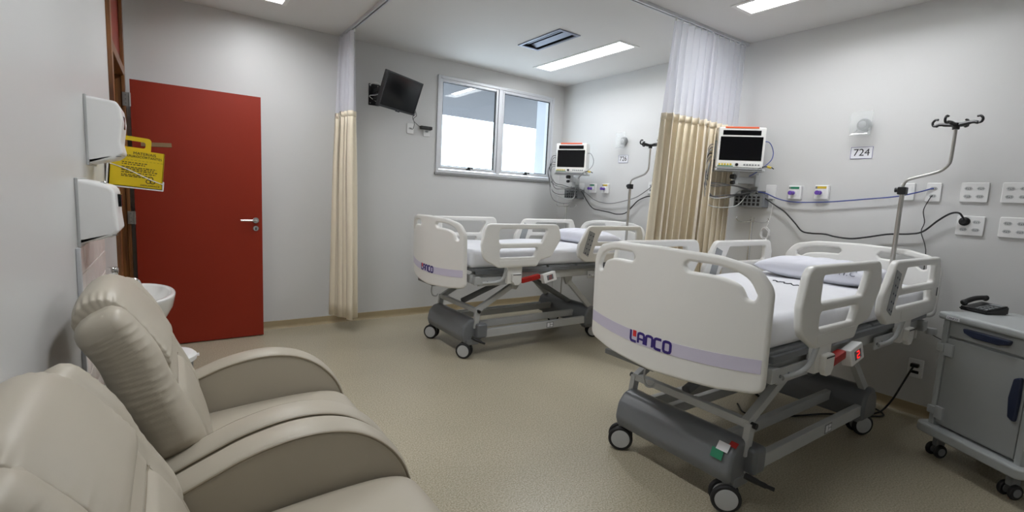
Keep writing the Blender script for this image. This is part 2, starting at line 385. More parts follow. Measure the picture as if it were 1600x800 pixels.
# ------------------------------------------------------------------ ceiling lights and vent
LN = ['recessed ceiling light above the bed nearest the window', 'recessed ceiling light above the bed beside the grey cabinet',
      'recessed ceiling light at the red door, left of the curtain track', 'recessed ceiling light above the two recliners, out of view']
for (x, y), lb in zip(LIGHTS, LN):
    e = empty('ceiling_light', (x, y, ZC), 0, lb, 'ceiling light', 'recessed ceiling lights')
    obj('light_frame', prism([(-LW/2-.028, -LL/2-.028), (LW/2+.028, -LL/2-.028), (LW/2+.028, LL/2+.028), (-LW/2-.028, LL/2+.028)],
        [[(-LW/2+.004, -LL/2+.004), (LW/2-.004, -LL/2+.004), (LW/2-.004, LL/2-.004), (-LW/2+.004, LL/2-.004)]], .006, .001, 1, fn=lambda p, q, w: (p, q, -.003+w)), refl_m, e)
    bm = B()
    for s in (-1, 1):
        box(bm, s*LW/2-.003*(s+1), s*LW/2-.003*(s-1), -LL/2, LL/2, 0, .085)
        box(bm, -LW/2, LW/2, s*LL/2-.003*(s+1), s*LL/2-.003*(s-1), 0, .085)
    box(bm, -LW/2, LW/2, -LL/2, LL/2, .085, .095)
    obj('housing', bm, refl_m, e)
    obj('diffuser', box(B(), -LW/2+.007, LW/2-.007, -LL/2+.007, LL/2-.007, .040, .046), diff_m, e)
v = empty('air_vent', ((VX0+VX1)/2, (VY0+VY1)/2, ZC), 0, 'long rectangular metal air vent set in the ceiling', 'air vent')
vx, vy = (VX1-VX0)/2, (VY1-VY0)/2
obj('vent_frame', prism([(-vx-.022, -vy-.025), (vx+.022, -vy-.025), (vx+.022, vy+.025), (-vx-.022, vy+.025)], [[(-vx+.004, -vy+.004), (vx-.004, -vy+.004), (vx-.004, vy-.004), (-vx+.004, vy-.004)]], .01, .002, 1, fn=lambda p, q, w: (p, q, -.005+w)), bluish, v)
bm = B()
for s in (-1, 1):
    box(bm, s*vx-.002, s*vx+.002, -vy, vy, 0, .11); box(bm, -vx, vx, s*vy-.002, s*vy+.002, 0, .11)
box(bm, -vx, vx, -vy, vy, .11, .115)
obj('duct', bm, dark_in, v)
for x, a, w in ((-.088, 20, .012), (-.038, 25, .010), (.042, 18, .062)):
    M = Matrix.Translation((x, 0, .014)) @ Matrix.Rotation(math.radians(a), 4, 'Y')
    obj('louvre', box(B(), -w/2, w/2, -vy+.006, vy-.006, -.0015, .0015, M=M), bluish, v)

# ------------------------------------------------------------------ curtain track and curtains
TX, TY = 1.375, 2.52
pts = [(TX, YB-.01)]
for k in range(9):
    a = PI + k*PI/16; pts.append((TX+.35+.35*math.cos(a), TY+.35+.35*math.sin(a)))
pts.append((XR-.005, TY))
def track_sweep(bm, sec):
    P = [Vector((p[0], p[1], 0)) for p in pts]; rings = []
    for i, p in enumerate(P):
        t = (P[min(i+1, len(P)-1)]-P[max(i-1, 0)]).normalized(); n = Vector((-t.y, t.x, 0))
        rings.append([p+n*d+Vector((0, 0, ZC-h)) for d, h in sec])
    return loft(bm, rings)
tr = empty('curtain_track', (0, 0, 0), 0, 'slim aluminium curtain track on the ceiling running round the window bed', 'curtain track')
obj('rail', track_sweep(B(), [(-.020, 0), (.020, 0), (.020, .022), (.006, .022), (.006, .008), (-.006, .008), (-.006, .022), (-.020, .022)]), alu, tr)
obj('groove', track_sweep(B(), [(-.0058, .0085), (.0058, .0085), (.0058, .0105), (-.0058, .0105)]), dark_in, tr)
def curtain(name, label, path_top, path_bot, z0, zm, z1, folds, amp, seed):
    """path_top/bot: (start, end) points of the hanging cloth; folds wave sideways"""
    rnd = random.Random(seed); n = folds*14
    ph = [rnd.uniform(-.5, .5) for _ in range(folds+2)]; am = [rnd.uniform(.65, 1.25) for _ in range(folds+2)]
    (a0, a1), (b0, b1) = [[Vector(p) for p in q] for q in (path_top, path_bot)]
    def pt(i, z):
        s = i/n; f = s*folds; k = int(f); fr = f-k
        h = (z1-z)/(z1-z0)
        p = (a0.lerp(a1, s)).lerp(b0.lerp(b1, s), h)
        d = (b1-b0).normalized(); nn = Vector((-d.y, d.x, 0))
        A = amp*(am[k]*(1-fr)+am[k+1]*fr)*(.55+.55*min(1, h*2.2))
        w = math.sin(2*PI*f+ph[k]*(1-fr)+ph[k+1]*fr+h*.5*math.sin(3*s+seed))
        w = math.copysign(abs(w)**.75, w)
        q = p+nn*(A*w)+d*(A*.45*math.sin(4*PI*f+1+h))
        return Vector((q.x, q.y, z+.006*math.sin(7*s+seed)*h))
    def sheet(za, zb, m):
        bm = B(); nz = 14
        loft(bm, [[pt(i, za+(zb-za)*j/nz) for i in range(n+1)] for j in range(nz+1)], cap=False, closed=False); return bm
    e = empty(name, (0, 0, 0), 0, label, 'curtain', 'bed curtains')
    o = obj('netting_top', sheet(zm, z1, 0), sheer, e, 180)
    o2 = obj('cloth', sheet(z0, zm+.02, 0), cream_m, e, 180); sm = o2.modifiers.new('thick', 'SOLIDIFY'); sm.thickness = .002
    bm = B(); loft(bm, [[pt(i, z)+Vector((0, 0, 0)) for i in range(n+1)] for z in (zm+.025, zm-.025)], cap=False, closed=False)
    h = obj('seam_band', bm, cream_m, e, 180); sm = h.modifiers.new('thick', 'SOLIDIFY'); sm.thickness = .006; sm.offset = 0
    for i in range(0, n+1, 14):
        p = a0.lerp(a1, i/n); bm = B()
        box(bm, p.x-.006, p.x+.006, p.y-.006, p.y+.006, z1-.01, ZC-.012, .002); obj('glider', bm, white_pl, e)
    return e
curtain('curtain', 'cream curtain with white netting top bunched on the window wall beside the television', ((TX-.02, 4.925, 0), (TX+.01, 4.58, 0)), ((TX-.10, 4.87, 0), (TX+.03, 4.56, 0)), .13, 2.04, 2.765, 5, .055, 3)
curtain('curtain', 'cream curtain with white netting top drawn out between the two beds', ((3.20, TY, 0), (4.165, TY, 0)), ((3.06, TY, 0), (4.12, TY, 0)), .16, 2.05, 2.765, 12, .045, 5)

# ================================================================== along the left wall
def dispenser(y, z0, z1, w, label, bulge):
    H = z1-z0
    e = empty('wall_dispenser', (XL, y, z0), 0, label, 'dispenser', 'wall dispensers')
    prof = rpoly([(-.012, 0.0), (.095, .03*H/.28), (.122, .055), (.113, .10), (.124, .19), (.118, H-.035), (.105, H-.012), (-.012, H)] if bulge else
                 [(-.012, .004), (.100, .032), (.121, .055), (.115, .12), (.112, .205), (.098, H-.022), (.04, H-.008), (-.012, H)], [.004, .02, .02, .05, .05, .03, .02, .004], 4)
    obj('cover', prism(prof, [], w+.006, .014, 4, fn=lambda p, q, k: (p, w/2+k, q)), white_pl, e, 30, True)
    obj('back_plate', box(B(), 0, .010, -.005, w+.005, -.002, H+.002, .003), lgrey, e)
    obj('sight_glass', box(B(), .108, .124, w*.40, w*.6, H*.58, H*.78, .004), screen_m, e)
    obj('lock_button', lathe(B(), [(.001, .0), (.009, 0), (.009, .007), (.006, .010), (.001, .010)], (.07, w*.5, H-.018), 'z', 12), chrome, e)
    obj('seam_line', box(B(), .02, .115, -.001, .002, .040, .043), mgrey, e)
    return e
dispenser(2.69, 1.408, 1.691, .25, 'white plastic paper dispenser on the wall, the upper one beside the sharps box', True)
dispenser(2.345, 1.104, 1.351, .25, 'white plastic dispenser on the wall, the lower one above the basin tiles', False)

# sharps box on its wall bracket
sb = empty('sharps_box', (XL+.012, 3.36, 1.322), 0, 'yellow cardboard sharps disposal box hung beside the red door', 'sharps box', rot=(0, math.radians(5), 0))
SW, SD, SH = .232, .13, .20
bm = B(); box(bm, 0, SW, 0, .003, 0, SH); box(bm, 0, SW, SD-.003, SD, 0, SH); box(bm, 0, .003, 0, SD, 0, SH); box(bm, SW-.003, SW, 0, SD, 0, SH); box(bm, 0, SW, 0, SD, 0, .003)
box(bm, 0, SW-.03, .004, SD-.004, SH-.012, SH-.010)
obj('carton', bm, blind_y, sb)
hb = [(.02, 0), (.02, .075), (.17, .075), (.17, 0)]
obj('carry_handle', prism(rpoly(hb, [.004, .02, .02, .004], 4), [rpoly([(.045, .018), (.045, .052), (.145, .052), (.145, .018)], .012, 4)], .003, 0, fn=lambda p, q, k: (p, .03+k, SH+q-.004)), blind_y, sb)
obj('open_flap', box(B(), -.05, .09, -.03, .03, -.0015, .0015, M=Matrix.Translation((SW-.06, .07, SH+.045)) @ Matrix.Rotation(math.radians(-8), 4, 'Y') @ Matrix.Rotation(math.radians(25), 4, 'X')), kraft, sb)
bm = B()
F = lambda ox, oz: (lambda p, q, k: (ox+p, -.0008+k, oz+q))
text(bm, 'MATERIAIS', .021, F(.145, .182)); text(bm, 'PERFUROCORTANTES', .0175, F(.135, .164))
for i in range(13): box(bm, .02+i*.0165, .03+i*.0165, -.0012, 0, .1435, .1445)
for z, a, b in ((.130, .05, .16), (.120, .05, .15), (.105, .05, .20), (.096, .05, .19), (.087, .05, .205), (.076, .05, .2), (.064, .05, .17), (.056, .05, .16)):
    x = a
    while x < b:
        w = random.uniform(.006, .018); box(bm, x, min(b, x+w), -.0012, 0, z-.002, z+.002); x += w+.004
for k in range(3):
    a = PI/2+k*2*PI/3
    ring = [(.178+.011*math.cos(a)+.010*math.cos(t*PI/8), .043+.011*math.sin(a)+.010*math.sin(t*PI/8)) for t in range(16)]
    ribbon(bm, ring, .0035, True, lambda p, q, k: (p, -.0008+k*.3, q))
text(bm, 'DESCARPACK', .014, F(.178, .014))
obj('printing', bm, ink, sb)
bm = B(); box(bm, -.012, SW+.004, -.006, SD+.004, -.008, -.001, .002); box(bm, SW, SW+.006, -.006, SD+.004, -.008, .045, .002); box(bm, -.012, -.004, -.006, SD+.004, -.008, .12, .002)
obj('wall_bracket', bm, white_pl, sb)
obj('retaining_cord', tube(B(), spline([(-.006, -.004, .115), (.08, -.008, .09), (.17, -.008, .052), (SW+.004, -.004, .03)], 6), .0024, 6), white_pl, sb)

# hand basin and tap
by = 2.80
ba = empty('wash_basin', (XL, by, .55), 0, 'small white ceramic wash basin mounted on the wall', 'basin')
def ell(cx, rx, ry, z, n=40, flat=-1):
    out = []
    for k in range(n):
        a = 2*PI*k/n; x = cx+rx*math.cos(a); out.append(Vector((max(x, .004), ry*math.sin(a), z)))
    return out
rings = [ell(.09, .06, .08, .02), ell(.10, .085, .12, .06), ell(.115, .125, .18, .14), ell(.13, .15, .235, .22), ell(.135, .152, .258, .262), ell(.135, .154, .265, .275), ell(.135, .15, .262, .282),
         ell(.135, .138, .248, .283), ell(.14, .125, .235, .274), ell(.14, .105, .20, .215), ell(.14, .07, .13, .165), ell(.14, .02, .03, .150)]
obj('bowl', loft(B(), rings), ceramic, ba, 60)
obj('deck', box(B(), 0, .06, -.20, .20, .205, .284, .012, 3), ceramic, ba)
obj('drain', lathe(B(), [(.001, 0), (.022, 0), (.022, .004), (.001, .005)], (.14, 0, .152)), chrome, ba)
obj('waste_pipe', tube(B(), spline([(.10, 0, .03), (.10, 0, -.08), (.08, 0, -.12), (.004, 0, -.12)], 6), .018, 12), chrome, ba)
fa = empty('tap', (XL+.055, by+.02, .832), 0, 'short chrome push tap on the wash basin', 'tap')
obj('tap_body', lathe(B(), [(.001, 0), (.026, 0), (.026, .006), (.018, .012), (.017, .06), (.021, .065), (.021, .085), (.001, .09)], seg=18), chrome, fa)
obj('push_knob', lathe(B(), [(.001, .088), (.019, .088), (.023, .096), (.024, .115), (.02, .122), (.001, .123)], seg=18), chrome, fa)
obj('spout', tube(B(), spline([(.01, 0, .05), (.05, 0, .062), (.085, 0, .055), (.095, 0, .03)], 5), .011, 12), chrome, fa)

# pedal bin
pb = empty('pedal_bin', (-.045, 3.20, 0), 0, 'dark pedal bin with a round white lid behind the far recliner', 'bin')
obj('bin_body', lathe(B(), [(.001, 0), (.105, 0), (.11, .01), (.122, .37), (.001, .37)], seg=32), dgrey, pb)
obj('lid', lathe(B(), [(.122, .365), (.138, .367), (.14, .375), (.138, .392), (.125, .405), (.06, .412), (.001, .413)], seg=32), white_pl, pb)
obj('pedal', box(B(), .09, .16, -.03, .03, .012, .022, .004), black, pb)
obj('lid_tab', box(B(), .132, .150, -.014, .014, .375, .388, .003), white_pl, pb)

# ------------------------------------------------------------------ recliners
def recliner(cy, label, seed, dx=0, lean=0, zs=1):
    rnd = random.Random(seed)
    e = empty('recliner', (0, cy, 0), 0, label, 'recliner', 'taupe recliners along the left wall')
    hw = .375; at = .115
    top = spline([(-.13, .50, 0), (-.03, .553, 0), (.077, .598, 0), (.16, .628, 0), (.27, .648, 0), (.37, .644, 0), (.46, .615, 0), (.54, .555, 0), (.60, .47, 0), (.632, .36, 0), (.64, .22, 0), (.635, .09, 0)], 4)
    out = [(p.x, p.y) for p in top]+[(-.13, .09)]
    for s in (-1, 1):
        yc = s*(hw-at/2)
        bm = B(); m = len(out); rings = []
        # crowned cross-section: inner face, top crown, outer face
        sec = [(-.5, -.010), (-.5, -.002), (-.46, .004), (-.38, .009), (-.2, .013), (0, .014), (.2, .013), (.38, .009), (.46, .004), (.5, -.002), (.5, -.010)]
        P = [Vector((x, 0, z)) for x, z in out]
        cen = Vector((.25, 0, .30))
        for wy, off in sec:
            ring = []
            for i, p in enumerate(P):
                t = (P[(i+1) % m]-P[i-1]).normalized(); nn = Vector((-t.z, 0, t.x))
                if nn.dot(p-cen) < 0: nn = -nn
                ring.append(p+nn*off+Vector((0, yc+wy*at, 0)))
            rings.append(ring)
        loft(bm, rings); a = obj('arm', bm, leather, e, 50)
        for sgn in (-1, 1):
            ln = [Vector((p.x, yc+sgn*at*.492, p.y))+Vector((0, 0, 0)) for p in top]
            obj('piping', tube(B(), ln, .0042, 6), piping_m, a)
    # seat
    sw = hw-at-.004
    rings = []
    for k in range(21):
        y = -sw+2*sw*k/20; u = abs(y)/sw; cr = .022*(1-u**4)
        ed = .02*max(0, (u-.85)/.15)**2
        pr = spline([(.0, .30, 0), (.0, .40, 0), (.04, .452, 0), (.2, .462+cr, 0), (.40, .470+cr, 0), (.54, .462+cr, 0), (.615, .43+cr*.7, 0), (.645, .37, 0), (.64, .30, 0)], 4)
        rings.append([Vector((p.x, y, p.y-ed)) for p in pr])
    obj('seat_cushion', loft(B(), rings), leather, e, 60)
    bm = B(); rings = []
    for k in range(11):
        y = -sw+2*sw*k/10; u = abs(y)/sw
        pr = rpoly([(.60, .09), (.60, .305), (.638, .305), (.648+.012*(1-u**2), .2), (.638, .09)], .015, 3)
        rings.append([Vector((x, y, z)) for x, z in pr])
    obj('footrest', loft(bm, rings), leather, e, 50)
    obj('base', box(B(), -.16, .58, -hw+.04, hw-.04, .02, .31, .01), piping_m, e)
    for sx in (-.12, .54):
        for sy in (-1, 1): obj('foot', lathe(B(), [(.001, 0), (.025, 0), (.025, .02), (.001, .02)], (sx, sy*(hw-.08), 0), seg=14), rubber, e)
    # backrest: lofted up the lean; centre line from the seat to the crest
    bw = .315
    sh = lambda z: dx-lean*(z-.4)
    zm = lambda z: .38+(z-.38)*zs
    sp = [Vector((p.x+sh(p.y), zm(p.y), 0)) for p in spline([(.055, .38, 0), (.028, .50, 0), (-.018, .64, 0), (-.066, .76, 0), (-.10, .87, 0), (-.145, .955, 0)], 22)]
    th = lambda t: .050+.010*math.sin(PI*t)
    def bulge(u, t):
        return .012*math.exp(-((u-.84)/.15)**2)-.012*math.exp(-((u-.62)/.03)**2)+.014*(1-u**2)*math.exp(-((t-.30)/.20)**2)-.012*math.exp(-((t-.52)/.022)**2)*(1 if u < .60 else 0)
    def back_ring(p, tn, t, wsc, tsc, n=72):
        nn = Vector((tn.z, 0, -tn.x)); ring = []
        for k in range(n):
            a = 2*PI*k/n; c, s = math.cos(a), math.sin(a)
            cx = math.copysign(abs(c)**.55, c); sy = math.copysign(abs(s)**.45, s)
            y = sy*bw*wsc; d = cx*(th(t)+(.042*(.35+.65*t) if cx < 0 else 0))*tsc
            u = abs(y)/bw
            if cx > 0: d += bulge(u, t)*min(1, cx*1.6)
            g = max(0, 1-abs(u-1)*5)*(.25+math.exp(-((t-.95)/.16)**2)+.8*math.exp(-((t-.62)/.10)**2))
            gather = .0022*math.sin(t*105+seed+2.5*math.sin(7*t)+cx*2.2)*g
            ring.append(p+nn*(d+gather)+Vector((0, y+math.copysign(gather*1.3, y), 0)))
        return ring
    rings = []; n = len(sp)
    for i, p in enumerate(sp):
        tn = (sp[min(i+1, n-1)]-sp[max(i-1, 0)]).normalized(); t = i/(n-1)
        P = Vector((p.x, 0, p.y)); tn = Vector((tn.x, 0, tn.y))
        if i == 0:
            for q in (.25, .6, .85): rings.append(back_ring(P-tn*(.03*(1-q)), tn, t, (.90+.1*q)*.81, .3+.7*q))
        k = min(1, max(0, (p.y-.555)/.055)); k = k**.5
        rings.append(back_ring(P, tn, t, .81+.19*k-.04*max(0, t-.6), 1))
    for q, w_, s_ in ((.018, .975, .95), (.034, .945, .82), (.046, .89, .60), (.052, .80, .30)): rings.append(back_ring(P+tn*q, tn, 1, w_, s_))
    bk = obj('backrest', loft(B(), rings), leather, e, 70)
    def on_back(i, y):
        t = i/(n-1); tn = (sp[min(i+1, n-1)]-sp[max(i-1, 0)]).normalized(); nn = Vector((tn.y, 0, -tn.x)); u = abs(y)/bw
        cx = (1-min(1, u**(1/.45))**2)**.275
        return Vector((sp[i].x, y, sp[i].y))+nn*(cx*th(t)+bulge(u, t)-.0005)
    for s in (-1, 1):
        obj('seam', tube(B(), [on_back(i, s*bw*(.62-.10*max(0, .4-i/n))) for i in range(10, n-14)], .0022, 6), piping_m, bk)
    obj('seam', tube(B(), [on_back(int(.52*(n-1)), bw*(-.6+1.2*k/16)) for k in range(17)], .0022, 6), piping_m, bk)
    # headrest: a stuffed cap over the crest, gathered at both ends
    hwid = .215; N = 48
    prof = spline([(-.222, .925, 0), (-.236, .985, 0), (-.218, 1.028, 0), (-.178, 1.048, 0), (-.130, 1.032, 0), (-.082, .972, 0), (-.040, .905, 0), (-.012, .850, 0), (-.018, .812, 0), (-.050, .812, 0), (-.105, .89, 0), (-.165, .955, 0), (-.2, .93, 0)], 22, True)
    cen = Vector((-.125, .93)); rings = []; m = len(prof)
    for k in range(N+1):
        v_ = -1+2*k/N; u = abs(v_)
        sc = 1-.07*max(0, (u-.6)/.4)**2-.45*max(0, (u-.95)/.05)**2
        ring = []
        for j, p in enumerate(prof):
            q = Vector((p.x, p.y))
            ruf = 1+.020*math.sin(j*2*PI/m*30+seed+math.sin(j*.09)*1.2)*max(0, (u-.66)/.34)**1.2
            q = cen+(q-cen)*(sc*ruf)
            drop = .03*u*u if q.y < .90 else 0
            ring.append(Vector((q.x+sh(q.y), hwid*v_, zm(q.y)-.020*u**3)))
        rings.append(ring)
    obj('headrest', loft(B(), rings), leather, e, 70)
    return e
recliner(1.915, 'taupe leatherette recliner in front of the wash basin, the farther of the two', 1)
recliner(1.145, 'taupe leatherette recliner closest to the camera, cut by the picture corner', 2, -.052, .03, .89)

# ================================================================== window wall
tv = empty('television', (1.841, 4.58, 2.285), 0, 'small black flat television tilted down on a wall arm', 'television')
ty, tt = math.radians(31.19), math.radians(19.67)
n0 = Vector((math.sin(ty), -math.cos(ty), 0)); rr = Vector((math.cos(ty), math.sin(ty), 0)); nv = math.cos(tt)*n0-math.sin(tt)*Vector((0, 0, 1)); uv = rr.cross(-nv); uv = uv if uv.z > 0 else -uv
TM = Matrix(((rr.x, uv.x, nv.x, 0), (rr.y, uv.y, nv.y, 0), (rr.z, uv.z, nv.z, 0), (0, 0, 0, 1)))
w, h = .275, .165
def tvb(*a, **k): return box(B(), *a, M=TM, **k)
obj('case', tvb(-w, w, -h, h, -.04, -.001, bev=.006), black, tv)
obj('bezel', prism([(-w, -h), (w, -h), (w, h), (-w, h)], [[(-w+.012, -h+.018), (w-.012, -h+.018), (w-.012, h-.012), (-w+.012, h-.012)]], .008, .002, 1, fn=lambda p, q, k: TM @ Vector((p, q, k))), black, tv)
obj('screen', tvb(-w+.011, w-.011, -h+.017, h-.011, -.003, .0012), screen_m, tv)
obj('sensor', tvb(-.02, .04, -h-.008, -h+.004, -.004, .004, bev=.002), black, tv)
obj('indicator', tvb(.005, .012, -h+.004, -h+.010, .0035, .0048), chrome, tv)
obj('mount_plate', tvb(-.06, .06, -.06, .06, -.052, -.038, bev=.003), black, tv)
wm = empty('tv_wall_arm', (1.70, YB, 2.31), 0, 'black hinged metal wall arm holding the television', 'wall arm')
obj('wall_plate', box(B(), -.055, .055, -.012, 0, -.105, .105, .003), black, wm)
bm = B(); bar(bm, (.0, -.02, .035), (-.0, -.18, .035), .03, .03); bar(bm, (0, -.02, -.035), (0, -.18, -.035), .03, .03); rod(bm, (0, -.18, -.06), (0, -.18, .06), .018); rod(bm, (0, -.028, -.06), (0, -.028, .06), .018)
obj('inner_arm', bm, black, wm)
bk = Vector((1.841, 4.58, 2.285))-nv*.054-Vector((1.70, YB, 2.31))
bm = B(); bar(bm, (0, -.18, 0), bk, .035, .05); rod(bm, bk-Vector((0, 0, .04)), bk+Vector((0, 0, .04)), .02)
obj('outer_arm', bm, black, wm)
bm = B()
for x in (-.04, .04):
    for z in (-.085, .085): rod(bm, (x, -.016, z), (x, -.011, z), .007)
obj('bolt', bm, steel, wm)
obj('aerial_cable', tube(B(), spline([(-.05, -.02, .09), (.0, -.07, .11), (.06, -.10, .07), (.02, -.06, 0), (-.05, -.02, -.02), (.02, -.03, -.07)], 8), .0035, 6), white_pl, wm)

# ================================================================== plates, signs and outlets on the walls (local -y points into the room)
def on_right(y, z): return (XR, y, z)
def plate(name, loc, rz, w, h, label, group, kind='blank', cat='outlet'):
    e = empty(name, loc, rz, label, cat, group)
    obj('cover_plate', prism(rpoly([(-w/2, -h/2), (w/2, -h/2), (w/2, h/2), (-w/2, h/2)], .008, 3), [], .012, .004, 2, fn=lambda p, q, k: (p, -.006+k, q)), white_pl, e)
    if kind == 'quad': sp_ = [(sx*w*.22, sz*h*.2) for sx in (-1, 1) for sz in (-1, 1)]
    elif kind == 'single': sp_ = [(0, 0)]
    elif kind == 'double': sp_ = [(0, h*.2), (0, -h*.2)]
    else: sp_ = []
    if kind == 'blank':
        obj('insert', box(B(), -w*.3, w*.3, -.0135, -.011, -h*.3, h*.3, .001), white_pl, e)
    for x, z in sp_:
        s = obj('socket', prism([(x-.02, z), (x-.012, z-.010), (x+.012, z-.010), (x+.02, z), (x+.012, z+.010), (x-.012, z+.010)], [], .003, 0, fn=lambda p, q, k: (p, -.0128+k, q)), lgrey, e)
        bm = B()
        for dx, dz in ((-.0095, 0), (.0095, 0), (0, -.003)): rod(bm, (x+dx, -.0152, z+dz), (x+dx, -.013, z+dz), .0024, 6)
        obj('pin_hole', bm, black, s)
    return e
RZ = -PI/2
G = 'white outlet plates on the bed wall'
plate('blank_plate', on_right(2.169, 1.513), RZ, .085, .12, 'white blank wall plate just right of the monitor basket', G, 'blank', 'wall plate')
plate('blank_plate', on_right(1.226, 1.532), RZ, .085, .12, 'white blank wall plate behind the nearer drip pole', G, 'blank', 'wall plate')
plate('data_outlet', on_right(1.083, 1.533), RZ, .08, .125, 'white wall outlet with the blue cable plugged in', G, 'double')
plate('power_outlet', on_right(.879, 1.536), RZ, .135, .125, 'white four-socket outlet plate, empty, above the plugged one', G, 'quad')
plate('power_outlet', on_right(.686, 1.538), RZ, .135, .125, 'white four-socket outlet plate, upper one at the right picture edge', G, 'quad')
plate('power_outlet', on_right(.874, 1.324), RZ, .135, .125, 'white four-socket outlet plate with the black plug in it', G, 'quad')
plate('power_outlet', on_right(.673, 1.327), RZ, .135, .125, 'white four-socket outlet plate, lower one at the right picture edge', G, 'quad')
lo = plate('power_outlet', on_right(1.034, .324), RZ, .085, .13, 'white outlet low on the wall beside the grey cabinet', G, 'double')
plate('blank_plate', on_right(4.52, 1.51), RZ, .085, .12, 'white blank wall plate beside the far monitor basket', G, 'blank', 'wall plate')
plate('data_outlet', on_right(3.44, 1.53), RZ, .08, .125, 'white wall outlet behind the drip pole of the window bed', G, 'double')
G2 = 'white plates under the television'
plate('aerial_outlet', (2.095, YB, 2.026), 0, .075, .105, 'white outlet plate right below the television', G2, 'single')
plate('power_outlet', (2.283, YB, 2.015), 0, .075, .105, 'white outlet plate with the black adapter beside the window', G2, 'single')
def gas(y, z, lab, lm):
    e = empty('gas_outlet', on_right(y, z), RZ, lab, 'gas outlet', 'medical gas outlets')
    obj('cover_plate', prism(rpoly([(-.05, -.055), (.05, -.055), (.05, .055), (-.05, .055)], .006, 3), [], .03, .005, 2, fn=lambda p, q, k: (p, -.015+k, q)), white_pl, e)
    obj('colour_label', box(B(), -.032, .034, -.0318, -.029, .028, .046, .001), lm, e)
    obj('name_tag', box(B(), -.046, -.032, -.0316, -.029, .028, .046, .001), mgrey, e)
    k = obj('coupling', lathe(B(), [(.001, -.03), (.016, -.03), (.016, -.045), (.012, -.05), (.012, -.07), (.017, -.075), (.017, -.088), (.001, -.09)], (-.008, 0, -.005), 'y', 16), purple, e)
    obj('collar', lathe(B(), [(.001, -.029), (.026, -.029), (.026, -.036), (.001, -.036)], (-.008, 0, -.005), 'y', 20), white_pl, e)
gas(1.965, 1.512, 'white gas outlet with green label, left of the other near the 724 sign', green)
gas(1.764, 1.518, 'white gas outlet with orange label, under the 724 sign side', yellowp)
gas(4.309, 1.513, 'white gas outlet nearer the window, behind the window bed', green)
gas(4.096, 1.513, 'white gas outlet below the 726 sign', yellowp)
def sign(y, z, s, lab):
    e = empty('number_sign', on_right(y, z), RZ, lab, 'sign', 'bed number signs')
    obj('sheet', box(B(), -.073, .073, -.003, 0, -.045, .045), paper, e)
    obj('border', prism([(-.071, -.043), (.071, -.043), (.071, .043), (-.071, .043)], [[(-.0685, -.0405), (.0685, -.0405), (.0685, .0405), (-.0685, .0405)]], .0008, 0, fn=lambda p, q, k: (p, -.0034+k, q)), logo_m, e)
    obj('number', text(B(), s, .072, lambda p, q, k: (p, -.0036+k, q), .0004), ink, e)
sign(1.536, 1.814, '724', 'white paper sign reading 724 above the nearer bed'); sign(3.872, 1.848, '726', 'white paper sign reading 726 above the window bed')
def lamp(y, z, lab):
    e = empty('wall_lamp', on_right(y, z), RZ, lab, 'wall lamp', 'frosted wall lamps')
    obj('base_disc', lathe(B(), [(.001, 0), (.045, 0), (.045, -.02), (.04, -.03), (.001, -.03)], (0, 0, 0), 'y', 28), mgrey, e)
    obj('bulb', lathe(B(), [(.001, -.028), (.018, -.03), (.024, -.042), (.02, -.055), (.001, -.06)], (0, 0, 0), 'y', 18), lgrey, e)
    rings = []
    for k in range(13):
        x = -.068+.136*k/12; d = .070+.012*(1-(x/.068)**2)
        rings.append([Vector((x, -d, -.083)), Vector((x, -d-.003, -.083)), Vector((x*1.03, -d-.003, .087)), Vector((x*1.03, -d, .087))])
    obj('glass_shade', loft(B(), rings), frost, e)
    bm = B(); rod(bm, (-.05, -.078, -.072), (.05, -.078, -.072), .003, 8)
    for s in (-1, 1): rod(bm, (s*.03, 0, -.02), (s*.045, -.078, -.072), .003, 8)
    obj('shade_clip', bm, chrome, e)
lamp(1.54, 2.015, 'frosted glass wall lamp over the nearer bed'); lamp(3.872, 2.045, 'frosted glass wall lamp over the window bed')

